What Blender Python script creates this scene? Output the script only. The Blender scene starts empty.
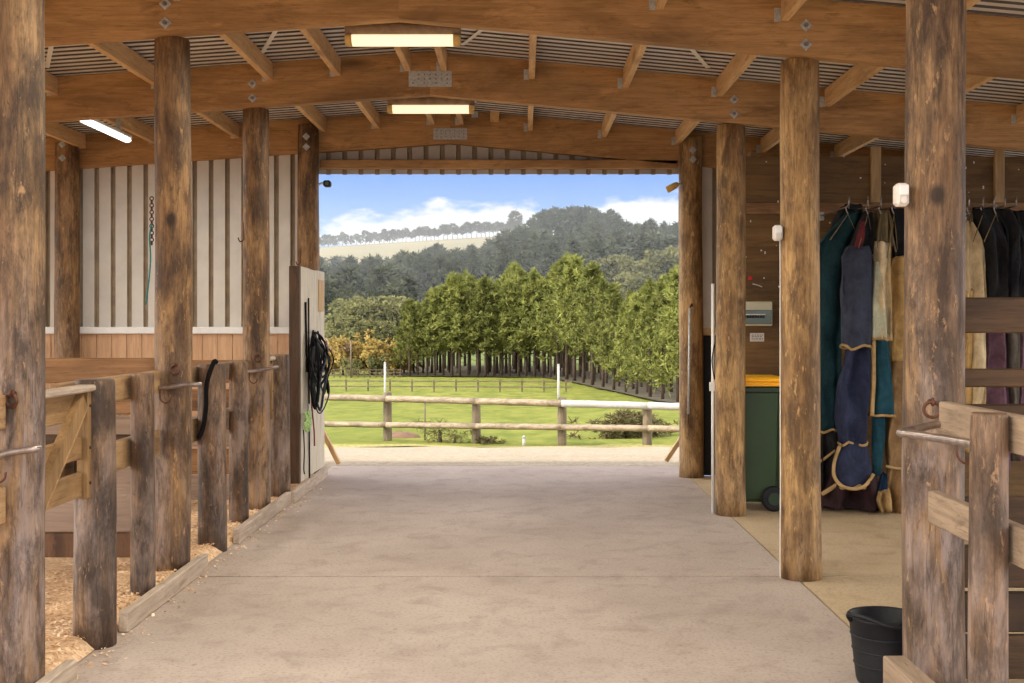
import bpy, bmesh, math, random
from mathutils import Vector, Matrix, noise as mnoise
R = random.Random(7)
S = bpy.context.scene
COL = S.collection
F = 1200.0                       # focal length in pixels of the 1024 px wide frame
CH = 1.5                         # eye height
def PX(px, Y): return (px - 524.0) * Y / F
def PZ(py, Y): return CH + (322.0 - py) * Y / F
def at(px, py, Y): return Vector((PX(px, Y), Y, PZ(py, Y)))
def lin(c):
    return tuple(((v/255.0)/12.92 if v/255.0 <= .04045 else ((v/255.0+.055)/1.055)**2.4) for v in c)
def lerp(a, b, t): return a + (b-a)*t
def interp(pts, x):
    if x <= pts[0][0]: return pts[0][1]
    for (a, va), (b, vb) in zip(pts, pts[1:]):
        if x <= b: return va + (vb-va)*(x-a)/(b-a)
    return pts[-1][1]

# ------------------------------------------------------------------ materials
class NT:
    def __init__(s, name):
        s.m = bpy.data.materials.new(name); s.m.use_nodes = True
        s.t = s.m.node_tree; s.n = s.t.nodes; s.b = s.n['Principled BSDF']
    def add(s, ty, **kw):
        n = s.n.new(ty)
        for k, v in kw.items():
            if hasattr(n, k): setattr(n, k, v)
            else: n.inputs[k].default_value = v
        return n
    def link(s, a, b): s.t.links.new(a, b)
    def coords(s, scale, rand=True):
        tc = s.add('ShaderNodeTexCoord'); out = tc.outputs['Object']
        if rand:
            oi = s.add('ShaderNodeObjectInfo'); mu = s.add('ShaderNodeVectorMath', operation='SCALE')
            cx = s.add('ShaderNodeCombineXYZ')
            for i in range(3): s.link(oi.outputs['Random'], cx.inputs[i])
            s.link(cx.outputs[0], mu.inputs[0]); mu.inputs['Scale'].default_value = 37.0
            ad = s.add('ShaderNodeVectorMath', operation='ADD')
            s.link(out, ad.inputs[0]); s.link(mu.outputs[0], ad.inputs[1]); out = ad.outputs[0]
        mp = s.add('ShaderNodeMapping'); mp.inputs['Scale'].default_value = scale
        s.link(out, mp.inputs['Vector']); return mp.outputs[0]
    def noise(s, vec, scale, detail=4, rough=.55, dist=0):
        n = s.add('ShaderNodeTexNoise'); n.inputs['Scale'].default_value = scale
        n.inputs['Detail'].default_value = detail; n.inputs['Roughness'].default_value = rough
        n.inputs['Distortion'].default_value = dist
        s.link(vec, n.inputs['Vector']); return n.outputs['Fac']
    def ramp(s, fac, stops):
        r = s.add('ShaderNodeValToRGB'); e = r.color_ramp.elements
        while len(e) < len(stops): e.new(.5)
        for q, (p, c) in zip(e, stops):
            q.position = p; q.color = (*c, 1) if len(c) == 3 else c
        s.link(fac, r.inputs[0]); return r.outputs[0]
    def mix(s, fac, a, b, bt='MIX'):
        m = s.add('ShaderNodeMix', data_type='RGBA', blend_type=bt)
        for sock, v in ((m.inputs[0], fac), (m.inputs[6], a), (m.inputs[7], b)):
            if isinstance(v, (int, float)): sock.default_value = v
            elif isinstance(v, tuple): sock.default_value = (*v, 1) if len(v) == 3 else v
            else: s.link(v, sock)
        return m.outputs[2]
    def bump(s, h, strength=.3, dist=.01):
        b = s.add('ShaderNodeBump'); b.inputs['Strength'].default_value = strength; b.inputs['Distance'].default_value = dist
        s.link(h, b.inputs['Height']); s.link(b.outputs[0], s.b.inputs['Normal'])
    def base(s, c, rough=.7, metal=0, spec=.3):
        if isinstance(c, tuple): s.b.inputs['Base Color'].default_value = (*c, 1)
        else: s.link(c, s.b.inputs['Base Color'])
        s.b.inputs['Roughness'].default_value = rough; s.b.inputs['Metallic'].default_value = metal
        s.b.inputs['Specular IOR Level'].default_value = spec
        return s.m
BK, WH = (0,0,0), (1,1,1)
def wood(name, c1, c2, dark, axis='Z', grain=34, blotch=3.0, knots=True, rough=.65, darkamt=.75, bump=.35, lo=.42, hi=.68):
    t = NT(name)
    sc = {'X': (.06,1,1), 'Y': (1,.06,1), 'Z': (1,1,.06)}[axis]
    v = t.coords(sc)
    sc2 = {'X': (.3,1,1), 'Y': (1,.3,1), 'Z': (1,1,.3)}[axis]
    v2 = t.coords(sc2)
    g = t.noise(v, grain, 6, .65, .6)
    c = t.mix(t.ramp(g, [(.3, BK), (.7, WH)]), lin(c1), lin(c2))
    d = t.noise(v2, blotch, 6, .62, .8)
    c = t.mix(t.ramp(d, [(lo, BK), (hi, (darkamt,)*3)]), c, lin(dark))
    d2 = t.noise(v2, blotch*5, 5, .7, .4)
    c = t.mix(t.ramp(d2, [(.56, BK), (.68, (darkamt*.7,)*3)]), c, lin(dark))
    if knots:
        vo = t.add('ShaderNodeTexVoronoi'); vo.inputs['Scale'].default_value = 2.2
        t.link(v2, vo.inputs['Vector'])
        c = t.mix(t.ramp(vo.outputs['Distance'], [(.04, (.8,)*3), (.13, BK)]), c, lin(dark))
    fl = t.noise(v, grain*3.2, 4, .7, .2)
    c = t.mix(t.ramp(fl, [(.54, BK), (.7, (.55,)*3)]), c, lin(dark))
    d3 = t.noise(v2, blotch*2.2, 7, .72, .3)
    c = t.mix(t.ramp(d3, [(.6, BK), (.7, (.45,)*3)]), c, lin(tuple(min(255, q*1.18) for q in c1)))
    t.bump(g, bump, .006)
    return t.base(c, rough)
def roundwood(name, light, mid, dark, worn, wornz=1.25, rough=.6):
    t = NT(name)
    vs = t.coords((1,1,.3)); vf = t.coords((1,1,.07)); vr = t.coords((1,1,.16))
    a = t.noise(vs, 7, 6, .65, .6)
    c = t.mix(t.ramp(a, [(.36, BK), (.62, WH)]), lin(mid), lin(light))
    g = t.noise(vf, 60, 5, .7, .3)
    c = t.mix(t.ramp(g, [(.42, BK), (.66, (.55,)*3)]), c, lin(dark))
    # weathered grey lower part
    tc = t.add('ShaderNodeTexCoord'); sp = t.add('ShaderNodeSeparateXYZ'); t.link(tc.outputs['Object'], sp.inputs[0])
    wz = t.add('ShaderNodeMapRange'); wz.inputs[1].default_value = wornz+.35; wz.inputs[2].default_value = wornz-.5
    t.link(sp.outputs[2], wz.inputs[0])
    wn = t.noise(vr, 11, 5, .65, .5); wm = t.add('ShaderNodeMath', operation='MULTIPLY')
    t.link(wz.outputs[0], wm.inputs[0]); t.link(t.ramp(wn, [(.38, BK), (.6, (.75,)*3)]), wm.inputs[1])
    c = t.mix(wm.outputs[0], c, lin(worn))
    b = t.noise(vs, 11, 8, .74, .25)
    c = t.mix(t.ramp(b, [(.46, BK), (.62, (.8,)*3)]), c, lin(dark))
    b2 = t.noise(vs, 4.2, 6, .68, .3)
    c = t.mix(t.ramp(b2, [(.47, BK), (.63, (.8,)*3)]), c, lin(dark))
    fl = t.noise(vs, 30, 5, .75, .4)
    c = t.mix(t.ramp(fl, [(.6, BK), (.68, (.65,)*3)]), c, lin(tuple(min(255, q*1.12) for q in light)))
    ck = t.noise(vf, 22, 3, .5, .2)
    c = t.mix(t.ramp(ck, [(.488, BK), (.5, (.5,)*3), (.512, BK)]), c, lin(tuple(q*.5 for q in dark)))
    vo = t.add('ShaderNodeTexVoronoi'); vo.inputs['Scale'].default_value = 2.6; t.link(t.coords((1,1,.8)), vo.inputs['Vector'])
    c = t.mix(t.ramp(vo.outputs['Distance'], [(.05, (.85,)*3), (.11, BK)]), c, lin(tuple(q*.7 for q in dark)))
    t.bump(b, .5, .012)
    return t.base(c, rough)
OUT = .46
def od(c, k=None):
    k = OUT if k is None else k
    def g(v):
        l = lin((v,v,v))[0]*k
        return 255*(l*12.92 if l <= .0031308 else 1.055*l**(1/2.4)-.055)
    return tuple(g(v) for v in c)
def plain(name, c, rough=.6, metal=0, var=.25, scale=14, spec=.3, bump=0):
    t = NT(name); v = t.coords((1,1,1)); n = t.noise(v, scale, 5, .6)
    a = lin(c); c_ = t.mix(t.ramp(n, [(.3, BK), (.72, WH)]), tuple(x*(1-var) for x in a), tuple(min(1, x*(1+var)) for x in a))
    if bump: t.bump(n, bump, .01)
    return t.base(c_, rough, metal, spec)
def glow(name, c, e):
    t = NT(name); t.base(lin(c), .4)
    t.b.inputs['Emission Color'].default_value = (*lin(c), 1); t.b.inputs['Emission Strength'].default_value = e
    return t.m
def leaf(name, c1, c2, sc=2.0, trans=.25):
    t = NT(name); v = t.coords((1,1,1)); n = t.noise(v, sc, 3)
    oi = t.add('ShaderNodeObjectInfo')
    c = t.mix(t.ramp(n, [(.3, BK), (.7, WH)]), lin(c1), lin(c2))
    hs = t.add('ShaderNodeHueSaturation'); t.link(c, hs.inputs['Color'])
    mr = t.add('ShaderNodeMapRange'); mr.inputs[3].default_value = .8; mr.inputs[4].default_value = 1.2
    t.link(oi.outputs['Random'], mr.inputs[0]); t.link(mr.outputs[0], hs.inputs['Value'])
    m = t.base(hs.outputs[0], .75, 0, .15)
    tr = t.add('ShaderNodeBsdfTranslucent'); t.link(hs.outputs[0], tr.inputs[0])
    mx = t.add('ShaderNodeMixShader'); mx.inputs[0].default_value = trans
    out = t.n['Material Output']; t.link(t.b.outputs[0], mx.inputs[1]); t.link(tr.outputs[0], mx.inputs[2]); t.link(mx.outputs[0], out.inputs[0])
    return m

M = {}
M['post']   = roundwood('timber_round', (166,128,84), (120,86,52), (58,40,26), (136,118,108))
M['postold']= roundwood('timber_round_worn', (160,126,88), (112,82,54), (50,36,26), (140,126,122), 1.6)
M['postright'] = roundwood('timber_round_tan', (192,152,98), (150,112,68), (82,58,34), (152,134,116), .2)
M['short']  = roundwood('timber_short_post', (150,118,88), (104,76,54), (46,34,26), (140,126,120), 1.0)
M['beam']   = wood('laminated_beam', (192,148,96), (158,116,70), (96,68,40), 'X', 44, 2.8, lo=.46, hi=.68, darkamt=.65)
M['purlin'] = wood('purlin_timber', (222,186,138), (192,152,102), (130,94,58), 'Y', 40, 2.0, lo=.5, hi=.8, darkamt=.6)
M['railY']  = wood('rail_timber', (176,144,104), (140,106,70), (80,58,38), 'Y', 36, 2.4, lo=.46, hi=.72)
M['railpale']= wood('rail_timber_pale', (162,140,116), (130,110,90), (80,62,48), 'Y', 36, 2.6, lo=.5, hi=.78, darkamt=.6)
M['plankX'] = wood('rough_plank', (164,124,84), (126,88,54), (70,46,28), 'X', 30, 2.2, lo=.44, hi=.7)
M['plankdark']= wood('dark_plank', (92,68,44), (66,46,30), (38,26,18), 'X', 30, 2.2)
M['gate']   = wood('gate_timber', (160,126,84), (128,96,60), (72,52,32), 'Y', 40, 3, lo=.46, hi=.74)
M['gateZ']  = wood('gate_timber_upright', (160,126,84), (128,96,60), (72,52,32), 'Z', 40, 3, lo=.46, hi=.74)
M['grey']   = wood('weathered_timber', (190,172,152), (156,138,120), (100,84,68), 'Y', 40, 3, lo=.5, hi=.75, darkamt=.6)
M['greyZ']  = wood('weathered_panel', (206,196,178), (178,166,146), (128,114,94), 'Z', 36, 3, lo=.55, hi=.8, darkamt=.6)
M['dado']   = wood('dado_board', (206,168,132), (184,144,108), (146,106,74), 'Z', 30, 2.2, lo=.55, hi=.85, darkamt=.5)
M['ply']    = wood('plywood', (130,98,58), (98,72,42), (52,36,22), 'X', 18, 1.4, darkamt=.6)
M['studdark'] = wood('dark_stud', (92,66,46), (68,48,32), (38,26,18), 'Z', 30, 2.4)
M['plygrey']= wood('plywood_grey', (170,148,128), (146,122,104), (104,82,68), 'X', 18, 1.4, darkamt=.5)
M['plybrown']= wood('plywood_brown', (120,86,60), (96,66,44), (64,44,30), 'Z', 22, 2, darkamt=.5)
M['strut']  = wood('strut_timber', (202,168,120), (170,134,90), (120,90,60), 'Z', 30, 2, darkamt=.5)
M['outrail']= wood('lichen_rail', od((196,178,150),.6), od((150,128,100),.6), od((96,80,62),.6), 'X', 20, 5, darkamt=.6, lo=.46, hi=.66)
M['outpost']= wood('lichen_post', od((150,132,104),.6), od((112,96,72),.6), od((76,64,48),.6), 'Z', 26, 4)
M['painted']= plain('painted_white_rail', od((224,220,210),.4), .6, var=.15)
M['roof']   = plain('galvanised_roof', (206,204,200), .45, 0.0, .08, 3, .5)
M['roofrecess'] = plain('roof_groove_shade', (96,86,78), .8, 0, .25, 6, .2)  # groove shade painted as a darker colour, in place of occlusion
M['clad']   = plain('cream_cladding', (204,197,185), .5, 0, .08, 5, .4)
M['cladrecess']= plain('brown_cladding_recess', (164,146,122), .8, 0, .2, 8, .2)  # recess faces in a browner tone than the pans
M['cladgrey']= plain('grey_cladding', (176,166,152), .5, 0, .12, 6, .4)
M['white']  = plain('white_paint', (226,224,218), .45, 0, .05, 12, .4)
M['galv']   = plain('galvanised_plate', (176,176,172), .5, .15, .3, 50, .5)
M['steel']  = plain('worn_steel', (150,136,128), .35, .75, .35, 30, .5)
M['rust']   = plain('rusty_iron', (92,58,42), .55, .5, .4, 40, .4)
M['black']  = plain('black_rubber', (24,24,27), .6, 0, .3, 30)
M['blackmat'] = plain('black_leather', (20,19,19), .9, 0, .3, 30, .08)
M['blackrope']= plain('black_rope', (26,34,32), .7, 0, .4, 60)
M['greenrope']= plain('dark_green_rope', (24,58,52), .7, 0, .4, 60)
M['redrope']= plain('red_rope', (120,34,38), .7, 0, .3, 60)
M['teal']   = plain('teal_rope', (30,120,116), .7, 0, .3, 60)
M['leafy']  = plain('pale_green_cloth', (150,176,110), .7, 0, .5, 70)
M['yellow'] = plain('yellow_plastic', (250,182,14), .4, 0, .05, 6, .5)
M['bin']    = plain('green_plastic', (44,64,36), .45, 0, .1, 6, .45)
M['binrim'] = plain('dark_green_plastic', (36,52,32), .45, 0, .1, 6, .45)
M['beige']  = plain('beige_plastic', (196,190,160), .4, 0, .05, 6, .4)
M['smoke']  = plain('tinted_window', (86,98,82), .15, 0, .1, 6, .6)
M['paper']  = plain('paper_sticker', (214,206,196), .6, 0, .06, 30)
M['ink']    = plain('printed_ink', (90,84,84), .6, 0, .1, 30)
M['redplastic'] = plain('red_plastic', (206,30,30), .4, 0, .1, 20)
M['fixture']= plain('dusty_fixture', (132,106,78), .55, 0, .3, 20)
M['endcap'] = plain('amber_endcap', (206,168,96), .4, 0, .25, 30)
M['tube']   = glow('lit_diffuser', (255,240,202), .88)
M['led']    = glow('led_diffuser', (255,252,248), 2.2)
M['dark']   = plain('joint_dirt', (58,48,40), .95)
M['soil']   = plain('bare_soil', (150,120,84), .9, 0, .3, 5)
def mk_concrete(name, c1, c2, stain):
    t = NT(name); v = t.coords((1,1,1), False)
    n1 = t.noise(v, .9, 6, .6); n2 = t.noise(v, 55, 3, .7); n3 = t.noise(v, 4.5, 6, .65, .5)
    n4 = t.noise(v, 17, 5, .7)
    c = t.mix(t.ramp(n1, [(.3, BK), (.7, WH)]), lin(c1), lin(c2))
    c = t.mix(t.ramp(n3, [(.5, BK), (.72, (.5,)*3)]), c, lin(stain))
    c = t.mix(t.ramp(n2, [(.52, BK), (.72, (.55,)*3)]), c, lin((100,88,80)))
    c = t.mix(t.ramp(n4, [(.63, BK), (.7, (.75,)*3)]), c, lin((128,112,98)))
    t.bump(n2, .25, .004); return t.base(c, .82, 0, .25)
M['concrete'] = mk_concrete('concrete_floor', (184,168,155), (164,148,135), (134,117,104))
M['concrete_tan'] = mk_concrete('tan_concrete', (192,170,138), (172,148,114), (148,122,90))  # tack bay slab, tanner than the aisle slab
def mk_speck(name, a, b, c_, scale, bumpd=.02, rough=.95):
    t = NT(name); v = t.coords((1,1,1), False)
    vo = t.add('ShaderNodeTexVoronoi'); vo.inputs['Scale'].default_value = scale; t.link(v, vo.inputs['Vector'])
    n = t.noise(v, scale*.4, 4, .7); n2 = t.noise(v, 1.2, 4)
    sx = t.add('ShaderNodeSeparateColor'); t.link(vo.outputs['Color'], sx.inputs[0])
    c = t.ramp(sx.outputs[0], [(.0, lin(a)), (.5, lin(b)), (1, lin(c_))])
    c = t.mix(t.ramp(n2, [(.35, BK), (.7, (.4,)*3)]), c, lin(a))
    t.bump(n, .7, bumpd); return t.base(c, rough, 0, .1)
M['shavings'] = mk_speck('wood_shavings', (186,148,112), (216,182,144), (236,208,172), 60)
M['chip'] = mk_speck('shaving_flake', (204,168,128), (228,196,158), (244,222,190), 9)
M['gravel'] = mk_speck('gravel', od((206,184,152),.36), od((228,208,178),.38), od((240,226,200),.4), 22, .03)
def mk_grass():
    t = NT('pasture_grass'); v = t.coords((1,.35,1), False)
    n1 = t.noise(v, .06, 4, .6); n2 = t.noise(v, 1.1, 5, .7); n3 = t.noise(v, .35, 5, .65)
    c = t.mix(t.ramp(n1, [(.35, BK), (.65, WH)]), lin(od((158,160,68))), lin(od((178,176,84))))
    c = t.mix(t.ramp(n2, [(.38, BK), (.62, (.9,)*3)]), c, lin(od((122,134,48))))
    c = t.mix(t.ramp(n3, [(.58, BK), (.72, (.6,)*3)]), c, lin(od((176,170,88))))
    return t.base(c, .9, 0, .1)
M['grass'] = mk_grass()
M['drygrass'] = mk_speck('dry_verge_grass', od((160,156,80)), od((200,184,112)), od((214,202,138)), 14)
M['forestfloor'] = plain('forest_floor', od((44,52,34)), .95, 0, .3, .05)
M['meadow'] = plain('valley_meadow', od((128,142,70)), .95, 0, .2, .08)
M['tanhill'] = plain('dry_hillside', od((176,162,110),.3), .95, 0, .14, .02)
M['pine'] = leaf('pine_needles', od((92,98,48),.7), od((150,152,80),.85), .9, .25)
M['forest'] = leaf('forest_needles', od((70,76,58),.55), od((98,102,74),.6), .5, .1)
M['olive'] = leaf('olive_leaves', od((104,106,66),.7), od((142,138,88),.8), .6, .2)
M['autumn'] = leaf('autumn_leaves', od((148,128,70),.75), od((188,162,94),.8), .5, .25)
M['pinkish'] = leaf('dry_blossom_twigs', od((186,152,122),.8), od((210,180,142),.85), .5, .2)
M['shrub'] = leaf('dry_shrub_leaves', od((112,102,66)), od((150,138,92)), 2, .2)
M['bark'] = plain('pine_bark', od((96,78,62)), .9, 0, .3, 3)
M['bark2'] = plain('pale_bark', od((150,140,124)), .9, 0, .2, 3)
M['litter'] = plain('pine_litter', od((96,84,58)), .95, 0, .3, 1)
M['dirt'] = plain('bare_earth_heap', od((150,118,92)), .95, 0, .25, 4)
def cloth(name, c, var=.3, scale=9, rough=.85):
    t = NT(name); v = t.coords((1,1,1)); n = t.noise(v, scale, 6, .65, .3); w = t.noise(v, 140, 2)
    a = lin(c)
    c_ = t.mix(t.ramp(n, [(.32, BK), (.7, WH)]), tuple(x*(1-var) for x in a), tuple(min(1, x*(1+var)+.004) for x in a))
    cr = t.noise(t.coords((1.4,1.4,1)), 13, 5, .6, .6); t.bump(cr, .85, .02); return t.base(c_, rough, 0, .2)
for k, c in dict(c_teal=(18,47,53), c_navy=(52,56,70), c_navy2=(40,45,68), c_dust=(58,54,54), c_cream=(200,178,140),
                 c_pale=(186,184,158), c_straw=(178,142,88), c_tan=(146,114,76), c_bind=(168,138,92), c_black=(32,31,32),
                 c_purple=(98,70,82), c_olive=(84,76,66), c_maroon=(48,30,32), c_red=(96,36,38), c_orange=(150,82,46),
                 c_teal2=(22,62,74), c_khaki=(122,106,76), c_pink=(140,104,120), c_blue=(34,54,80)).items():
    M[k] = cloth(k[2:] + '_rug_cloth', c)

# ------------------------------------------------------------------ mesh helpers
def setp(o, label=None, cat=None, group=None, kind=None):
    if label: o['label'] = label
    if cat: o['category'] = cat
    if group: o['group'] = group
    if kind: o['kind'] = kind
    return o
def link(name, me, mat, parent=None):
    o = bpy.data.objects.new(name, me); COL.objects.link(o)
    if mat is not None and not me.materials: me.materials.append(mat)
    if parent is not None:
        o.parent = parent
        o.matrix_parent_inverse = PI_[parent.name] if parent.name in PI_ else Matrix.Identity(4)
    return o
PI_ = {}
def thing(name, loc, label, cat, group=None):
    o = bpy.data.objects.new(name, None); COL.objects.link(o); o.location = loc
    o.empty_display_size = .1
    PI_[o.name] = Matrix.Translation(Vector(loc)).inverted()
    return setp(o, label, cat, group)
class MB:
    """collects shapes in world space, then links them as one mesh object whose origin is at `org`"""
    def __init__(s): s.bm = bmesh.new()
    def box(s, x0, x1, y0, y1, z0, z1, bev=.006):
        t = bmesh.new(); bmesh.ops.create_cube(t, size=1)
        for v in t.verts: v.co = Vector((lerp(x0,x1,v.co.x+.5), lerp(y0,y1,v.co.y+.5), lerp(z0,z1,v.co.z+.5)))
        if bev:
            b = min(bev, .3*min(abs(x1-x0), abs(y1-y0), abs(z1-z0)))
            bmesh.ops.bevel(t, geom=t.edges[:], offset=b, segments=1, profile=.5, affect='EDGES')
        s.join(t); return s
    def obox(s, c, ax, ay, az, bev=.005):
        """oriented box: centre and three half-axis vectors"""
        t = bmesh.new(); bmesh.ops.create_cube(t, size=2)
        for v in t.verts: v.co = Vector(c) + Vector(ax)*v.co.x + Vector(ay)*v.co.y + Vector(az)*v.co.z
        if bev: bmesh.ops.bevel(t, geom=t.edges[:], offset=bev, segments=1, profile=.5, affect='EDGES')
        s.join(t); return s
    def bar(s, p, q, w, h, up=(0,0,1), bev=.004):
        p, q = Vector(p), Vector(q); d = (q-p); L = d.length; d.normalize()
        u = Vector(up); sd = d.cross(u)
        if sd.length < 1e-4: sd = d.cross(Vector((1,0,0)))
        sd.normalize(); u = sd.cross(d).normalized()
        return s.obox((p+q)/2, d*L/2, sd*w/2, u*h/2, bev)
    def join(s, t):
        bmesh.ops.recalc_face_normals(t, faces=t.faces[:])
        me = bpy.data.meshes.new('t'); t.to_mesh(me); t.free(); s.bm.from_mesh(me); bpy.data.meshes.remove(me)
    def rings(s, rings, cap=True, closed=False):
        vs = [[s.bm.verts.new(p) for p in r] for r in rings]
        n = len(vs[0]); m = len(vs)
        for i in range(m if closed else m-1):
            a, b = vs[i], vs[(i+1) % m]
            for k in range(n):
                f = s.bm.faces.new((a[k], a[(k+1)%n], b[(k+1)%n], b[k])); f.smooth = True
        if cap and not closed:
            s.bm.faces.new(list(reversed(vs[0]))); s.bm.faces.new(vs[-1])
        return s
    def tube(s, pts, r, seg=8, closed=False, cap=True):
        pts = [Vector(p) for p in pts]; out = []; n = len(pts)
        prev = None
        for i, p in enumerate(pts):
            if closed: d = pts[(i+1)%n] - pts[i-1]
            else: d = pts[min(i+1,n-1)] - pts[max(i-1,0)]
            d.normalize()
            if prev is None:
                a = Vector((0,0,1)) if abs(d.z) < .9 else Vector((1,0,0)); u = d.cross(a).normalized()
            else:
                u = prev - d*prev.dot(d)
                u = u.normalized() if u.length > 1e-5 else d.orthogonal().normalized()
            prev = u; w = d.cross(u)
            rr = r(i/(n-1)) if callable(r) else r
            out.append([p + (u*math.cos(2*math.pi*k/seg) + w*math.sin(2*math.pi*k/seg))*rr for k in range(seg)])
        return s.rings(out, cap, closed)
    def torus(s, c, R_, r, nrm=(0,1,0), seg=20):
        n = Vector(nrm).normalized(); u = n.orthogonal().normalized(); w = n.cross(u)
        return s.tube([Vector(c)+(u*math.cos(2*math.pi*k/seg)+w*math.sin(2*math.pi*k/seg))*R_ for k in range(seg)], r, 8, True)
    def cyl(s, p, q, r, seg=16): return s.tube([p, q], r, seg)
    def build(s, name, mat, parent=None, org=None, smooth=False):
        me = bpy.data.meshes.new(name)
        if parent is not None and org is None: org = (0,0,0)
        bmesh.ops.recalc_face_normals(s.bm, faces=s.bm.faces[:])
        if parent is None and org is None:
            vs = [v.co for v in s.bm.verts]
            org = (sum(v.x for v in vs)/len(vs), sum(v.y for v in vs)/len(vs), min(v.z for v in vs))
        if parent is None: bmesh.ops.translate(s.bm, verts=s.bm.verts[:], vec=-Vector(org))
        s.bm.to_mesh(me); s.bm.free()
        if smooth:
            for p in me.polygons: p.use_smooth = True
        o = link(name, me, mat, parent)
        if parent is None: o.location = org
        return o
def smooth_path(pts, n=6):
    pts = [Vector(p) for p in pts]; out = []
    for i in range(len(pts)-1):
        p0, p1, p2, p3 = pts[max(i-1,0)], pts[i], pts[i+1], pts[min(i+2,len(pts)-1)]
        for k in range(n):
            t = k/n
            out.append(.5*((2*p1)+(-p0+p2)*t+(2*p0-5*p1+4*p2-p3)*t*t+(-p0+3*p1-3*p2+p3)*t**3))
    out.append(pts[-1]); return out
def struct(mb, name, mat, kind='structure', label=None):
    o = mb.build(name, mat, org=(0,0,0)); return setp(o, label, None, None, kind)
def roundpost(mb, x, y, r, z0, z1, seed, seg=22, taper=.06, wob=.02):
    n = max(6, int((z1-z0)/.14)); rings = []
    for i in range(n+1):
        z = lerp(z0, z1, i/n); ring = []
        dx = .012*mnoise.noise((seed*3.1, z*.6, 0)); dy = .012*mnoise.noise((seed*5.7, z*.6, 4))
        rr = r*(1 - taper*(i/n - .3))
        if i == n: rr *= .985
        for k in range(seg):
            a = 2*math.pi*k/seg
            q = rr*(1 + wob*2*mnoise.noise((math.cos(a)*1.2+seed*7, math.sin(a)*1.2, z*1.6)))
            ring.append(Vector((x+dx+math.cos(a)*q, y+dy+math.sin(a)*q, z)))
        rings.append(ring)
    top = [ (v - Vector((x,y,0)))*.93 + Vector((x,y,0)) for v in rings[-1]]
    top = [Vector((v.x, v.y, z1+.008)) for v in top]
    rings.append(top); return mb.rings(rings)

# ------------------------------------------------------------------ roof profile
RX, RZ = -0.72, CH + 1.745                 # ridge, underside of the beams
def beamz(x): return RZ - (.068*(RX-x) if x < RX else .092*(x-RX))
ROOF = .33
# ------------------------------------------------------------------ setting: floor, roof, walls
SL = -2.0                                  # left edge of the slab
f = MB()
for (y0, y1) in ((-14, 1.0), (1.012, 7.06), (7.085, 12.5)):
    f.box(SL, 1.594, y0, y1, -.16, 0, .001)
struct(f, 'floor', M['concrete'])
f = MB()
for (y0, y1) in ((-14, 1.0), (1.012, 7.06), (7.085, 11.7)): f.box(1.606, 7.0, y0, y1, -.16, 0, .001)
struct(f, 'floor_tack_bay', M['concrete_tan'])
struct(MB().box(SL, 7, -14, 12.5, -.3, -.155, 0), 'floor_base', M['dark'])
def roof():
    bm = bmesh.new(); P = .114; rows = []
    ys = []; y = 1.2
    while y < 12.35:
        for q, h in ((0,-1),(.058,-1),(.07,1),(.1,1),(.112,-1)): ys.append((y+q, h))
        y += P
    for y, h in ys:
        w = .018*h; r = []
        for x in (-8.5, -4.5, RX, RX+.001, 2.0, 7.0):
            r.append(bm.verts.new((x, y, beamz(x)+ROOF+.024+w)))
        rows.append(r)
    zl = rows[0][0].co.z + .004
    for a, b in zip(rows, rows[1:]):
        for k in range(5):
            fc = bm.faces.new((a[k], a[k+1], b[k+1], b[k])); fc.material_index = 1 if max(a[0].co.z, b[0].co.z) > zl else 0  # valleys and slopes get the painted groove shade
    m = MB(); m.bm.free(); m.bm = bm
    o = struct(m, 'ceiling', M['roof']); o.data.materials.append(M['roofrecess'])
    sd = o.modifiers.new('thick', 'SOLIDIFY'); sd.thickness = .004; sd.offset = 1
    return o
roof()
struct(MB().box(RX-.22, RX+.22, 1.2, 12.35, RZ+ROOF+.04, RZ+ROOF+.048, .002), 'ceiling_ridge_cap', M['roof'])
def cladding(name, x0, x1, z0, z1, y, mat, pitch=.16, topfn=None):
    bm = bmesh.new(); xs = []; x = x0
    k = 0
    while x < x1:
        for dx, dy in ((0,0), (.108,0), (.115,.04), (.153,.04)):
            if x+dx < x1: xs.append((x+dx, dy))
        x += pitch
    xs.append((x1, 0))
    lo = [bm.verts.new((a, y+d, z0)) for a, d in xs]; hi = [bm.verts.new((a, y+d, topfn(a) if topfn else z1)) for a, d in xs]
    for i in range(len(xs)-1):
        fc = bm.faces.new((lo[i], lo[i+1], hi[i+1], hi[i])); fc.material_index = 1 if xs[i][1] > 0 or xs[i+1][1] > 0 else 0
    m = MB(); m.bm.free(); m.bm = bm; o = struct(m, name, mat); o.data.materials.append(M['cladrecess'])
    sd = o.modifiers.new('thick', 'SOLIDIFY'); sd.thickness = .004; sd.offset = -1
    return o
WY = 11.76
rt = lambda x: beamz(x) + ROOF + .004
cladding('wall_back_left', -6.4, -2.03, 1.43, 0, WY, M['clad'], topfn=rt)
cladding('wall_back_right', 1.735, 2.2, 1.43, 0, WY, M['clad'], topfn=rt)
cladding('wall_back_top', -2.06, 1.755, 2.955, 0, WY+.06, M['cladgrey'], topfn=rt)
m = MB(); x = -6.4; i = 0
while x < -2.0:
    m.box(x, min(x+.143, -2.0), WY-.02, WY+.005, -.05, 1.385, .004); x += .148
struct(m, 'wall_back_dado', M['dado'])
struct(MB().box(-6.4, -1.98, WY-.06, WY+.02, 1.385, 1.452, .006), 'trim_1', M['white'])
struct(MB().box(1.735, 2.2, WY-.06, WY+.02, 1.37, 1.44, .006), 'trim_2', M['purlin'])
struct(MB().box(1.735, 2.2, WY-.03, WY+.0, 0, 1.37, .004), 'wall_back_dado_right', M['black'])
# door lintel of timber across the opening
struct(MB().box(-1.99, 1.5, WY-.05, WY+.045, 3.0, 3.085, .006), 'trim_3', M['beam'])
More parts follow.
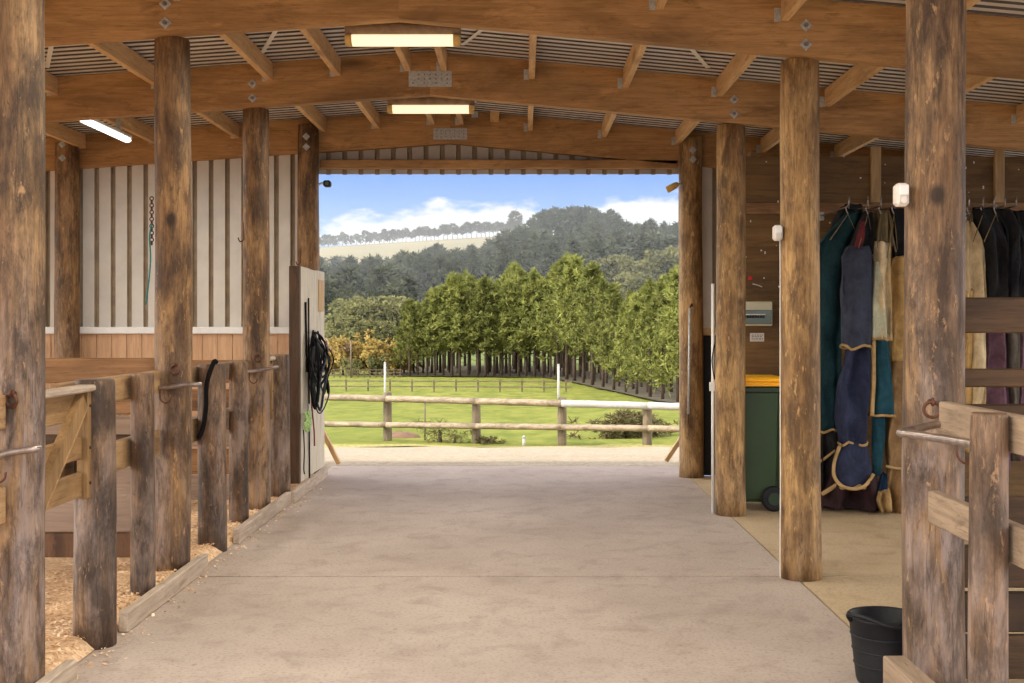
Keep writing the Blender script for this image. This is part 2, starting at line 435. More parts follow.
# plywood wall of the tack bay
TY = 10.15
m = MB()
for a in (1.80, 3.02, 4.24, 5.46):
    m.box(a, a+1.214, TY, TY+.018, 0.0, 1.745, .002); m.box(a, a+1.214, TY, TY+.018, 1.743, 2.9, .002)
struct(m, 'wall_tack', M['ply'])
struct(MB().box(1.80, 6.6, TY-.045, TY-.001, 2.41, 2.505, .004), 'trim_4', M['plankX'])
for i, px in enumerate((875, 998)):
    x = PX(px, TY); struct(MB().box(x-.04, x+.04, TY-.046, TY-.001, 2.506, 2.98, .004), 'trim_%d' % (5+i), M['strut'])
struct(MB().box(1.92, 1.97, TY+.02, WY-.07, 0, 2.95, .004), 'wall_tack_side', M['ply'])

# ------------------------------------------------------------------ ground outside
def zf(Y): return interp([(12.4,-.03),(14,-.14),(29,-1.5),(45,-2.25),(75,-3.55),(100,-4.1),(130,-4.45),(170,-4.8)], Y)
HR = [(-170,9),(-76,11.6),(-46,14),(-16.5,18),(-1.5,23.5),(13.5,25.5),(36,25.5),(58,25.5),(120,20)]
HT = [(-300,46),(-135,51.5),(-6,59.5),(60,60),(300,55)]
def ground(x, Y):
    if Y <= 170: return zf(Y)
    if Y <= 450:
        t = (Y-170)/280.0; t = t*t*(3-2*t); t = .55*t + .45*(Y-170)/280.0
        return lerp(-4.8, interp(HR, x*450/Y), t)
    t = min(1, (Y-450)/350.0); z = lerp(interp(HR, x*450/Y), interp(HT, x*800/Y), t)
    if Y > 800: z -= (Y-800)*.08
    return z
def terrain(name, ys, hw, mat, nx=40, rough=0.0, x0=None, x1=None):
    bm = bmesh.new(); rows = []
    for Y in ys:
        a = -hw(Y) if x0 is None else x0; b = hw(Y) if x1 is None else x1
        rows.append([bm.verts.new((lerp(a,b,i/nx), Y, ground(lerp(a,b,i/nx), Y) + rough*mnoise.noise((lerp(a,b,i/nx)*.7, Y*.7, 1)))) for i in range(nx+1)])
    for a, b in zip(rows, rows[1:]):
        for k in range(nx):
            fc = bm.faces.new((a[k], a[k+1], b[k+1], b[k])); fc.smooth = True
    m = MB(); m.bm.free(); m.bm = bm; return struct(m, name, mat)
fr = lambda a, b, n: [lerp(a, b, i/n) for i in range(n+1)]
terrain('ground_gravel', fr(12.5, 27.7, 40), lambda Y: 30, M['gravel'], 60, .03)
terrain('ground_verge', fr(27.1, 29.8, 8), lambda Y: 60, M['drygrass'], 90, .13)
terrain('ground_pasture', fr(29.5, 170, 90), lambda Y: 40+Y*.5, M['grass'], 60, .08)
terrain('ground_valley', fr(170, 214, 8), lambda Y: Y*.6, M['meadow'], 40)
terrain('ground_forest', fr(214, 520, 40), lambda Y: Y*.5, M['forestfloor'], 60)
terrain('ground_hillside', fr(520, 900, 30), lambda Y: Y*.45, M['tanhill'], 60)
struct(MB().box(-60, SL-.01, -14, 12.5, -.5, -.02, 0), 'ground_left', M['soil'])

# shavings bedding of the left stalls
def bedding(name, x0, x1, y0, y1, z, nx, ny, label):
    bm = bmesh.new(); rows = []
    for j in range(ny+1):
        y = lerp(y0,y1,j/ny); row = []
        for i in range(nx+1):
            x = lerp(x0,x1,i/nx); e = min(1, (x1-x)/.06) if x1 < 0 else min(1, (x-x0)/.06)
            h = z + .014*mnoise.noise((x*5, y*5, 0)) + .012*mnoise.noise((x*1.3, y*1.3, 3))
            row.append(bm.verts.new((x, y, lerp(.004, h, e))))
        rows.append(row)
    for a, b in zip(rows, rows[1:]):
        for k in range(nx):
            fc = bm.faces.new((a[k], a[k+1], b[k+1], b[k])); fc.smooth = True
    m = MB(); m.bm.free(); m.bm = bm
    return struct(m, name, M['shavings'], 'stuff', label)
bedding('shavings_bedding', -4.2, -1.962, 2.5, 11.6, .06, 60, 220, 'pale wood shavings spread over the floor of the left stalls')
bedding('straw_bedding', 1.62, 3.4, 2.6, 4.55, .1, 30, 40, 'straw covering the floor of the right stall')
m = MB()
for i in range(9000):
    y = R.uniform(4.4, 10.8); x = -2.0 - abs(R.gauss(0, .4)) + .0; z = .064
    if R.random() < .04: x = -1.93 + abs(R.gauss(0, .07)); z = .004
    z += .014*mnoise.noise((x*5, y*5, 0)) + .012*mnoise.noise((x*1.3, y*1.3, 3)) if z > .05 else 0
    a = R.uniform(0, 6.28); l = R.uniform(.006, .014); w = l*R.uniform(.3,.8)
    c = Vector((x, y, z+R.uniform(.0,.006))); u = Vector((math.cos(a), math.sin(a), R.uniform(-.5,.5)))*l; v = Vector((-math.sin(a), math.cos(a), R.uniform(-.6,.6)))*w
    vs = [m.bm.verts.new(c+p) for p in (u, v, -u, -v)]; m.bm.faces.new(vs)
struct(m, 'wood_shavings', M['chip'], 'stuff', 'loose curled shaving flakes scattered along the left kerb')

# ------------------------------------------------------------------ posts
def post(name, x, yfront, r, z0, z1, mat, label, group, seed, cat='post'):
    m = MB(); roundpost(m, x, yfront+r, r, z0, z1, seed)
    return setp(m.build(name, mat, org=(x, yfront+r, z0)), label, cat, group)
B = 2.31
XL = {2:-2.016, 3:-2.062, 4:-2.083, 5:-2.09}; rL = {2:.117, 3:.106, 4:.105, 5:.106}
XR = {2:1.625, 3:1.62, 4:1.612, 5:1.62}
G1 = 'tall round posts of the aisle'
lab = {('L',2):'thick round timber post at the left edge, nearest the camera on that side', ('L',3):'second tall round post on the left, beside the diagonal braced gate and shavings',
       ('L',4):'third tall round post on the left, holding the far tie bar', ('L',5):'tall round post behind the pale rope panel at the left door jamb',
       ('R',2):'thick scarred round post on the right, in front of the black bucket', ('R',3):'round post right of the green wheelie bin, white cable down its edge',
       ('R',4):'round post left of the green wheelie bin, in front of it', ('R',5):'round post at the right door jamb with a long steel rod on it'}
for d in (2,3,4,5):
    for sd, X, r in (('L', XL[d], rL[d]), ('R', XR[d], .117)):
        top = beamz(X) - .004 if d < 5 else beamz(X)+.25
        if d == 2: top = beamz(X) - .004
        yf = d*B if d < 5 else d*B-.03
        post('timber_post', X, yf, r, .0, top, M['postold'] if d == 2 else (M['postright'] if sd == 'R' else M['post']), lab[(sd,d)], G1, d*2+(sd=='R'))
post('timber_post', -4.42, 5*B-.06, .118, 0, beamz(-4.42)+.23, M['post'], 'round post against the corrugated end wall, far left under the roof light', G1, 31)
G2 = 'short round stall posts on the left'
for (nm, x, y, r, z, l) in (('S1', -1.994, 5.48, .095, 1.226, 'short round stall post, thickest one, right of the braced wooden gate'),
        ('S2', -2.026, 6.32, .064, 1.22, 'slim short post between the braced gate post and second tall post'),
        ('S3', -2.044, 7.77, .0925, 1.218, 'short stall post with the black strap hanging beside its top'),
        ('S4', -2.056, 8.58, .068, 1.207, 'slim short post just before the third tall post on the left'),
        ('S5', -2.037, 9.93, .085, 1.22, 'short stall post beside the dark edge of the rope panel')):
    post('stall_post', x, y, r, .0, z, M['short'], l, G2, hash(nm) % 3 + y)
post('stall_post', 1.473, 3.77-.02, .061, 0.0, 1.203, M['short'], 'short grey brown post in front of the pale rails, lower right corner', None, 77)

# ------------------------------------------------------------------ roof beams with plates and bolts
def washer(parent, x, y, z, s=.026):
    w = MB(); w.obox((x, y-.004, z), Vector((s,0,s))*.7, Vector((0,.004,0)), Vector((-s,0,s))*.7, .001)
    o = w.build('bolt_washer', M['galv'], parent)
    MB().cyl((x, y-.008, z), (x, y-.024, z), .013, 6).build('bolt_head', M['steel'], o)
def beam(y, label, bolts, plate, depth=.332, x0=-6.4, x1=6.6, cable=True):
    r = thing('roof_beam', (RX, y, RZ), label, 'beam', 'glued timber roof beams')
    for (a, b, nm) in ((x0, RX, 'left_half'), (RX, x1, 'right_half')):
        m = MB(); bm = m.bm; N = 8; pr = []
        for i in range(N+1):
            x = lerp(a, b, i/N); z = beamz(x)
            pr.append([Vector((x,y,z)), Vector((x,y+.09,z)), Vector((x,y+.09,z+depth)), Vector((x,y,z+depth))])
        m.rings(pr)
        for fc in bm.faces: fc.smooth = False
        m.build('beam_member', M['beam'], r)
    for x in bolts:
        for dz in (.065, .175): washer(r, x, y, beamz(x)+dz)
    if plate:
        w, h, zc = plate
        p = MB().obox((RX, y-.003, zc), (w/2,0,0), (0,.003,0), (0,0,h/2), .001).build('nail_plate', M['galv'], r)
        n = MB()
        for i in range(7):
            for j in range(3):
                if R.random() < .8: n.obox((RX+(i-3)*w/7.5, y-.008, zc+(j-1)*h/3.6), (.006,0,0), (0,.002,0), (0,0,.006), 0)
        n.build('plate_nail', M['steel'], p)['kind'] = 'stuff'
    return r
b1 = beam(3*B-.03, 'front roof beam crossing the top of the picture above the nearest light', (XL[3], XR[3]), (.34,.13,RZ+.19))
b2 = beam(4*B-.03, 'second roof beam between the two fluorescent lights', (XL[4], XR[4]), (.33,.12,RZ+.12))
b3 = beam(5*B+.16, 'roof beam against the end wall, just above the door opening', (), (.33,.11,RZ+.09))
beam(2*B-.03, 'roof beam overhead nearest the camera, out of the frame', (), None)
# small wood block and square box on the rear beam
setp(MB().box(PX(471,11.6), PX(478,11.6), 5*B+.10, 5*B+.159, PZ(117,11.65), PZ(111,11.65), .004).build('junction_box', M['galv']), 'small grey junction box on the end wall beam right of ridge', 'junction box')
setp(MB().box(PX(490,11.6), PX(499,11.6), 5*B+.08, 5*B+.159, PZ(121,11.65), PZ(108,11.65), .004).build('wood_block', M['purlin']), 'pale wood block on the end wall beam beside the junction box', 'block')

# bolts on the door-wall posts: the bolted washers belong to those posts' own top
def post_bolts(x, y, zs):
    for o in COL.objects:
        if o.name.startswith('timber_post') and abs(o.location.x - x) < .03 and abs(o.location.y - y) < .25:
            for z in zs:
                w = MB(); q = Vector((x-o.location.x, y-o.location.y, z-o.location.z))
                w.obox(q+Vector((0,-.004,0)), Vector((.026,0,.026))*.7, Vector((0,.006,0)), Vector((-.026,0,.026))*.7, .001)
                w.cyl(q+Vector((0,-.008,0)), q+Vector((0,-.03,0)), .013, 6)
                ob = w.build('bolt_washer', M['galv'], o); ob.matrix_parent_inverse = Matrix.Identity(4)
post_bolts(-2.09, 5*B-.03, (3.18, 3.28)); post_bolts(1.62, 5*B-.03, (3.06, 3.15)); post_bolts(-4.42, 5*B-.06, (3.07, 3.2))

# ------------------------------------------------------------------ purlins
PXS = [-4.3,-3.6,-2.8,-1.95,-1.43,-.89,-.61,.06,.78,1.5,2.33,3.05,3.8]
ORD = ['first','second','third','fourth','fifth','sixth','seventh','eighth','ninth','tenth','eleventh','twelfth','thirteenth']
bays = (('before the nearest beam', 2*B+.061, 3*B-.031, -2.9, 2.6), ('between first and second beams', 3*B+.061, 4*B-.031, -3.7, 3.9), ('between second beam and door wall', 4*B+.061, 5*B+.159, -4.4, 4.0))
for ph, y0, y1, xa, xb in bays:
    k = 0
    for x in PXS:
        if not xa <= x <= xb: continue
        z = beamz(x)
        zt = z + ROOF - .0 ; zb = z + ROOF - .14
        r = thing('roof_purlin', (x, y0, zb), '', 'purlin', 'purlins ' + ph)
        MB().box(x-.024, x+.024, y0, y1, zb, zt-.002, .003).build('purlin_timber', M['purlin'], r)
        h = MB(); h.box(x-.062, x-.0245, y1-.005, y1-.0005, zb-.004, zb+.075, .001)
        h.build('joist_hanger', M['galv'], r)
        if xa <= x <= xb:
            r['label'] = 'pale roof purlin %s, %s from the left' % (ph, ORD[k]); k += 1
        else:
            r['label'] = 'roof purlin %s, hidden at far %s' % (ph, 'left' if x < 0 else 'right')
# steel strap braces under the roof
for (a, b, l) in (((262,60),(304,33),'pale steel strap brace left of the nearest light, under the roof'), ((462,57),(534,38),'pale steel strap brace right of the nearest light'),
                  ((648,50),(708,73),'pale steel strap brace under the roof near the right tall post'), ((470,106),(512,97),'faint strap brace behind the second roof light'), ((47,58),(60,51),'short strap brace end beside the left edge post')):
    Ya = 3*B+.25; Yb = 4*B-.4
    if a[1] > 90: Ya, Yb = 4*B+.2, 5*B-.2
    far, near = (a, b) if a[1] > b[1] else (b, a)
    if a[1] < b[1]: near, far = a, b
    xa, xb = PX(near[0], Ya), PX(far[0], Yb)
    m = MB(); m.bar((xa, Ya, beamz(xa)+ROOF-.012), (xb, Yb, beamz(xb)+ROOF-.012), .032, .002, bev=0)
    setp(m.build('strap_brace', M['white']), l, 'strap brace')

# ------------------------------------------------------------------ lights
def fluoro(y, L, label, px):
    x = PX(px, y); z = RZ - .045
    r = thing('strip_light', (x, y, z), label, 'light', 'twin fluorescent lights on the ridge')
    m = MB(); pr = []
    for xx in (x-L/2, x-L/2+.03, x+L/2-.03, x+L/2):
        e = .75 if abs(xx-x) > L/2-.01 else 1
        pr.append([Vector((xx, y+ .05*e*math.cos(a)*1.0, z+.028+.046*e*math.sin(a))) for a in [2*math.pi*k/16 for k in range(16)]])
    m.rings(pr); m.box(x-.1, x+.1, y-.02, y+.02, z+.02, z+.06, .003); m.build('fixture_body', M['fixture'], r)
    m = MB(); pr = []
    for xx in (x-L/2+.04, x+L/2-.04):
        pr.append([Vector((xx, y-.002+.048*math.cos(a), z-.022+.05*min(.2, math.sin(a)))) for a in [2*math.pi*k/20 for k in range(20)]])
    m.rings(pr); m.build('diffuser', M['tube'], r)
    for s in (-1, 1):
        m = MB(); xx = x + s*(L/2-.03)
        pr = [[Vector((xx+q*s, y-.002+.05*e*math.cos(a), z-.022+.052*e*min(.2, math.sin(a)))) for a in [2*math.pi*k/20 for k in range(20)]] for q, e in ((-.012,1),(.012,1),(.03,.8))]
        m.rings(pr); m.build('end_cap', M['endcap'], r)
    m = MB(); m.tube(smooth_path([(x+.03, y, z+.05), (x+.04, y-.03, z+.14), (x+.02, y-.05, z+.33)]), .006, 6)
    m.build('supply_cable', M['fixture'], r)
    li = bpy.data.lights.new('tube', 'AREA'); li.shape = 'RECTANGLE'; li.size = L-.1; li.size_y = .07; li.energy = 40; li.color = (1,.93,.78)
    lo = bpy.data.objects.new('lamp_tube', li); COL.objects.link(lo); lo.parent = r; lo.location = (0,0,-.085)
fluoro(3*B+.16, .68, 'nearer fluorescent light with amber end caps hanging under the ridge', 403)
fluoro(4*B+.14, .68, 'farther fluorescent light under the ridge, behind the second beam', 431)
for yy, l in ((2*B+.16, 'unseen fill light added overhead before the nearest beam, out of the frame'), (1*B+.5, 'unseen fill light added above the camera, out of the frame')):
    fluoro(yy, .68, l, 524 + 1200*(RX)/yy)  # extra fittings added out of view to brighten the interior
xl = -3.455
r = thing('batten_light', (xl, 9.4, 3.05), 'bright white batten light under the roof, upper left', 'light')
m = MB(); pr = []
for yy, e in ((9.40,.6),(9.43,1),(10.45,1),(10.48,.6)):
    pr.append([Vector((xl+.036*e*math.cos(a), yy, 3.082+.02*e*math.sin(a))) for a in [2*math.pi*k/16 for k in range(16)]])
m.rings(pr).build('diffuser', M['led'], r)
MB().box(xl-.04, xl+.04, 9.42, 10.46, 3.1, 3.125, .004).build('fixture_body', M['white'], r)
for yb in (9.6, 10.2): MB().box(xl-.015, xl+.015, yb, yb+.04, 3.12, 3.225, 0).build('mount_bracket', M['galv'], r)
li = bpy.data.lights.new('led', 'AREA'); li.shape = 'RECTANGLE'; li.size = .08; li.size_y = 1.0; li.energy = 20
lo = bpy.data.objects.new('lamp_led', li); COL.objects.link(lo); lo.parent = r; lo.location = (0,.54,-.02)

# ------------------------------------------------------------------ left stalls
def board(name, x0, x1, y0, y1, z0, z1, mat, label, cat, group=None, bev=.005):
    return setp(MB().box(x0,x1,y0,y1,z0,z1,bev).build(name, mat), label, cat, group)
GR = 'stall rails on the left'
board('stall_rail', -2.145, -2.1, 5.42, 6.925, 1.09, 1.22, M['railY'], 'upper rail between the braced gate and second tall post', 'rail', GR)
board('stall_rail', -2.145, -2.1, 5.42, 6.925, .73, .88, M['railY'], 'lower rail between the braced gate and second tall post', 'rail', GR)
board('stall_rail', -2.185, -2.142, 7.72, 9.24, 1.09, 1.21, M['railY'], 'upper rail between the strap post and third tall post', 'rail', GR)
board('stall_rail', -2.185, -2.142, 7.72, 9.24, .72, .87, M['railY'], 'lower rail between the strap post and third tall post', 'rail', GR)
board('stall_rail', -2.04, -1.985, 2.9, 4.60, 1.09, 1.22, M['railY'], 'upper rail end touching the left edge post', 'rail', GR)
board('stall_rail', -2.04, -1.985, 2.9, 4.60, .73, .87, M['railY'], 'lower rail end touching the left edge post', 'rail', GR)
GK = 'kerb boards on the left'
board('kerb_board', -1.903, -1.853, 2.5, 4.98, .001, .1, M['grey'], 'grey kerb board beside the left edge post, nearest one', 'kerb board', GK)
board('kerb_board', -1.958, -1.91, 5.79, 7.26, 0.001, .1, M['grey'], 'long grey kerb board in front of the second tall left post', 'kerb board', GK)
board('kerb_board', -1.968, -1.92, 8.1, 9.9, .001, .1, M['grey'], 'grey kerb board running past the third tall left post', 'kerb board', GK)
board('kerb_board', -1.94, -1.895, 9.905, 11.6, .001, .1, M['grey'], 'grey kerb board under the rope panel, farthest one', 'kerb board', GK)
def gate(x, y0, y1, label):
    r = thing('stall_gate', (x, y0, .7), label, 'gate', 'low wooden stall gates')
    MB().box(x-.03, x+.05, y0, y1-.0, 1.185, 1.215, .008).build('cap_board', M['grey'], r)
    for z0, z1 in ((1.06,1.18), (.88,.98), (.71,.82)):
        MB().box(x-.025, x+.0, y0, y1-.046, z0, z1, .004).build('rail', M['gate'], r)
    s = MB().box(x-.025, x+.028, y1-.045, y1-.004, .70, 1.183, .004).build('stile', M['gateZ'], r)
    n = MB()
    for z in (.77, .93, 1.12): n.cyl((x+.026, y1-.025, z), (x+.032, y1-.025, z), .007, 8)
    n.build('nail_head', M['black'], s)
    MB().bar((x+.016, y0+.03, .75), (x+.016, y1-.085, 1.15), .03, .09, up=(0,0,1)).build('diagonal_brace', M['gateZ'], r)
gate(-2.0, 4.865, 5.475, 'low wooden gate with a diagonal brace beside the left edge post')
gate(-2.1, 9.465, 9.925, 'narrow wooden gate beside the third tall left post')
# cross partitions of rough planks between the stalls
def partition(name, y, planks, x0, x1, label):
    r = thing(name, ((x0+x1)/2, y, .08), label, 'partition', 'plank partitions of the stalls')
    for z0, z1, mt in planks:
        MB().box(x0, x1, y, y+.04, z0, z1, .006).build('plank', M[mt], r)
    for x in (x0+.08, (x0+x1)/2):
        MB().box(x-.045, x+.045, y+.041, y+.12, .1, planks[0][1]-.02, .005).build('stud', M['greyZ'], r)
partition('stall_partition', 7.13, ((1.14,1.286,'plankX'), (.95,1.03,'plankX'), (.72,.83,'plankdark'), (.25,.70,'plygrey'), (.1,.245,'plybrown')), -4.3, -2.19, 'rough plank partition behind the braced gate, grey plywood below')
partition('stall_partition', 9.45, ((1.02,1.2,'plankX'), (.8,.97,'plankX'), (.52,.76,'plygrey'), (.3,.5,'plankX'), (.1,.29,'plygrey')), -4.3, -2.21, 'plank partition beside the third tall left post')
# rope panel at the door jamb
r = thing('tack_board', (-1.96, 10.43, .1), 'pale weathered panel by the left door jamb with hanging ropes', 'panel')
MB().box(-1.962, -1.94, 10.44, 10.86, .102, 1.985, .004).build('face_board', M['greyZ'], r)
MB().box(-1.962, -1.943, 10.865, 11.25, .102, 1.98, .004).build('face_board', M['greyZ'], r)
MB().box(-1.962, -1.94, 11.255, 11.67, .102, 1.985, .004).build('face_board', M['greyZ'], r)
MB().box(-2.03, -1.94, 10.36, 10.435, .102, 1.985, .005).build('end_stud', M['studdark'], r)
MB().box(-1.939, -1.932, 11.3, 11.6, 1.6, 1.9, .002).build('patch_board', M['strut'], r)

# tack on the panel
XP = -1.93
def rope(name, pts, rad, mat, label, cat, group=None, n=6):
    return setp(MB().tube(smooth_path(pts, n), rad, 7).build(name, M[mat]), label, cat, group)
GT = 'tack hanging on the rope panel'
def pt(px, py, dx=0):
    """point on the aisle face of the rope panel"""
    X = -1.925 + dx; Y = F*X/(px-524.0); return Vector((X, Y, PZ(py, Y)))
rope('riding_whip', [pt(308.5,298), pt(308.7,340), pt(309,400), pt(309.5,488)], .008, 'blackmat', 'thin black whip leaning down the pale panel to the floor', 'whip', GT)
rope('riding_crop', [pt(305.5,302,.0), pt(306,330), pt(307,372)], .010, 'blackmat', 'short black crop hanging left of the rope coils', 'crop', GT)
rope('lead_rope', [pt(313,330,.01), pt(312,360,.015), pt(311.5,400,.015), pt(314,430,.01), pt(314.5,446,.01)], .007, 'redrope', 'red lead rope hanging behind the dark coils', 'rope', GT)
r = thing('rope_coil', pt(319,332), 'bundle of black and dark green ropes looped on the pale panel', 'rope', GT)
k = MB(); k.cyl(pt(315,331,-.02), pt(315,331,.07), .008, 8); k.build('hook', M['steel'], r)
for i in range(17):
    m = MB(); dx = R.uniform(.01,.07); w = R.uniform(4, 15); h = R.uniform(34, 78); x0 = R.uniform(312,319); yt = 330+R.uniform(0,14)
    k1, k2, k3 = R.uniform(.3,.8), R.uniform(.7,1.15), R.uniform(.6,1.1)
    m.tube(smooth_path([pt(x0, yt, dx), pt(x0+w*k1, yt+4+R.uniform(0,6), dx+.02), pt(x0+w*k2, yt+h*.4, dx+R.uniform(.0,.06)), pt(x0+w*k3, yt+h*.72, dx+.03), pt(x0+w*.4, yt+h, dx+.02), pt(x0-1+R.uniform(-2,3), yt+h*.7, dx), pt(x0-1+R.uniform(-2,4), yt+h*.35, dx), pt(x0, yt+1, dx)]), R.choice([.007,.009,.012]), 6)
    m.build('rope_loop', M[R.choice(['blackrope','greenrope','blackmat','blackmat','black'])], r)
m = MB(); m.torus(pt(328,388,.05), .05, .011, (1,.3,.1)); m.build('halter_ring', M['blackmat'], r)
m = MB(); m.tube(smooth_path([pt(316,336,.03), pt(322,350,.05), pt(325,362,.05), pt(323,372,.05), pt(318,366,.04)]), .009, 6); m.build('rope_loop', M['steel'], r)
m = MB(); m.torus(pt(327,346,.06), .05, .007, (1,.3,.2)); m.build('halter_ring', M['steel'], r)
r = thing('grooming_cloth', pt(308,421), 'pale green and white cloth bunch hanging low on the panel', 'cloth', GT)
m = MB()
for i in range(26):
    c = pt(308+R.uniform(-3,3), 421+R.uniform(-8,8), .02+R.uniform(0,.04)); a = R.uniform(-.6,.6)
    d = Vector((.01, math.sin(a)*.035, -math.cos(a)*.05)); w = Vector((.004, .014, .003))
    m.obox(c, d*.6, w, Vector((.006,0,.002)), .002)
m.build('fringe', M['leafy'], r)
MB().tube(smooth_path([pt(309,404,.0), pt(309.3,408,.015), pt(308.5,414,.02)]), .006, 6).build('loop', M['white'], r)
rope('curb_chain', [pt(303.5,430,.012), pt(304.3,450,.012), pt(303.8,468,.012), pt(304.5,474,.012)], .006, 'black', 'short dark chain low on the near edge of the panel', 'chain', GT)
# strap beside the fourth stall post, tie bars and rings on posts
rope('leather_strap', [(-2.0,7.80,1.24),(-2.01,7.765,1.235),(-2.05,7.752,1.1),(-2.055,7.752,.95),(-2.075,7.755,.82),(-2.105,7.765,.75)], .015, 'blackmat', 'black strap hanging on the stall post past the second tall post', 'strap')
def ring(x, y, z, rad, label):
    r = thing('tie_ring', (x, y, z), label, 'ring', 'iron tie rings on posts')
    MB().torus((x, y-.012, z), rad, .0065, (.35,1,.1)).build('ring', M['rust'], r)
    MB().cyl((x, y+.02, z+rad), (x, y-.018, z+rad), .009, 8).torus((x, y-.018, z+rad), .012, .005, (1,0,0), 10).build('eye_bolt', M['rust'], r)
ring(-1.965, 4.61, 1.2, .026, 'iron ring on the left edge post above its tie bar')
ring(-2.01, 6.925, 1.225, .028, 'iron ring on the second tall left post')
ring(-2.045, 9.235, 1.222, .028, 'iron ring on the third tall left post')
ring(1.56, 4.60, 1.165, .03, 'large rusty ring on the thick right post')
def tiebar(pts, label, hookat):
    r = thing('latch_bar', pts[0], label, 'latch bar', 'bent steel latch bars')
    MB().tube(smooth_path(pts, 8), .0145, 10).build('bar', M['steel'], r)
    h = Vector(hookat)
    MB().tube(smooth_path([h+Vector((0,0,.0)), h+Vector((.0,-.01,-.05)), h+Vector((.03,-.01,-.075)), h+Vector((.055,-.01,-.06)), h+Vector((.06,-.01,-.035))]), .005, 6).build('hook', M['rust'], r)
tiebar([(-2.3,4.45,.96),(-2.15,4.5,.965),(-2.05,4.565,.98),(-1.97,4.592,1.0),(-1.885,4.6,1.012),(-1.87,4.63,1.012)], 'steel latch bar across the left edge post', (-2.03,4.57,.965))
tiebar([(-2.16,6.9,1.12),(-2.04,6.902,1.125),(-1.95,6.905,1.14),(-1.89,6.91,1.14),(-1.872,6.94,1.14)], 'steel latch bar across the second tall left post', (-2.09,6.9,1.11))
tiebar([(-2.21,9.12,1.11),(-2.1,9.19,1.12),(-2.0,9.205,1.135),(-1.92,9.21,1.15),(-1.9,9.24,1.155)], 'steel latch bar across the third tall left post', (-2.1,9.19,1.105))
tiebar([(1.599,4.45,1.125),(1.53,4.45,1.12),(1.40,4.375,1.105),(1.365,4.35,1.1),(1.36,4.31,1.1),(1.385,4.26,1.1),(1.44,4.07,1.1),(1.478,3.9,1.1)], 'bent steel latch bar in front of the thick right post', (1.515,4.2,1.08))
rope('hanging_twine', [(-2.166,6.99,2.07),(-2.178,6.98,2.00),(-2.173,6.98,1.85),(-2.188,6.97,1.66),(-2.198,6.97,1.60)], .0045, 'teal', 'thin teal cord hanging on the second tall left post', 'cord')
m = MB()
for i in range(14): m.torus((-2.172, 7.0, 2.22-.02*i), .011, .0035, (1,0,0) if i % 2 else (0,1,0), 10)
setp(m.build('dark_chain', M['rust']), 'dark chain hanging on the left side of the second tall post', 'chain')
def hook(c, label):
    c = Vector(c)
    setp(MB().tube(smooth_path([c+Vector((0,0,.07)), c, c+Vector((.005,-.02,-.06)), c+Vector((-.02,-.03,-.08)), c+Vector((-.035,-.03,-.05))]), .005, 6).build('wire_hook', M['rust']), label, 'hook')
hook((-2.17, 9.285, 2.2), 'wire hook on the left side of the third tall post')
hook((-2.15, 11.525, 2.13), 'wire hook on the post above the rope panel')
# teal scrap on the partition
rope('teal_scrap', [(-2.225,7.12,.99),(-2.22,7.118,.93),(-2.24,7.118,.9),(-2.25,7.118,.86)], .012, 'teal', 'scrap of teal twine on the plank partition', 'twine')

# ------------------------------------------------------------------ right stall
GRR = 'pale rails of the right stall'
board('stall_rail', 1.541, 1.586, 2.3, 4.46, 1.085, 1.205, M['railpale'], 'upper pale rail behind the short lower right post', 'rail', GRR)
board('stall_rail', 1.541, 1.586, 2.3, 4.58, .735, .857, M['railpale'], 'lower pale rail behind the short lower right post', 'rail', GRR)
r = thing('stall_partition', (2.4, 4.87, 0), 'dark plank partition right of the thick post, open at the top', 'partition', 'plank partitions of the stalls')
for z0, z1 in ((1.455,1.60), (1.235,1.31), (1.07,1.165), (.66,.79), (.42,.59), (.24,.40), (.05,.225)):
    MB().box(1.715, 4.4, 4.87, 4.915, z0, z1, .006).build('plank', M['plankdark'], r)
MB().box(3.0, 3.09, 4.916, 5.0, 0, 1.58, .005).build('stud', M['plankdark'], r)
board('kerb_board', 1.345, 1.43, 3.2, 4.5, 0.0, .25, M['railpale'], 'pale kerb plank end beside the black bucket', 'kerb board')
m = MB(); m.tube(smooth_path([(2.075,4.853,1.06),(2.07,4.853,1.15),(2.09,4.853,1.215),(2.14,4.853,1.23),(2.2,4.853,1.2)]), .014, 8)
setp(m.build('white_hose', M['white']), 'curved white hose at the right edge by the stall planks', 'hose')
# bucket
bx, by = 1.505, 5.005
r = thing('bucket', (bx, by, 0), 'black rubber bucket behind the thick right post', 'bucket')
m = MB(); prof = [(.0,.004),(.105,.004),(.112,.0),(.118,.02),(.132,.14),(.146,.262),(.153,.266),(.155,.275),(.15,.28),(.142,.276),(.128,.15),(.108,.014),(.0,.012)]
def lathe(m, cx, cy, cz, prof, seg=32):
    return m.rings([[Vector((cx+max(rr,.0005)*math.cos(2*math.pi*k/seg), cy+max(rr,.0005)*math.sin(2*math.pi*k/seg), cz+zz)) for k in range(seg)] for rr, zz in prof])
lathe(m, bx, by, .001, prof).build('bucket_body', M['black'], r)
h = MB(); h.tube(smooth_path([(bx-.15,by-.03,.262),(bx-.165,by-.05,.292),(bx-.12,by-.12,.298),(bx-.03,by-.158,.27),(bx+.05,by-.15,.262),(bx+.1,by-.105,.266)]), .009, 8).build('handle', M['black'], r)
for i, z in enumerate((.08,.14,.2)):
    q = MB(); rr = .118+ (z-.02)/.242*.028
    q.tube([(bx+rr*math.cos(2*math.pi*k/32), by+rr*math.sin(2*math.pi*k/32), z) for k in range(32)], .004, 6, True).build('rib', M['black'], r)

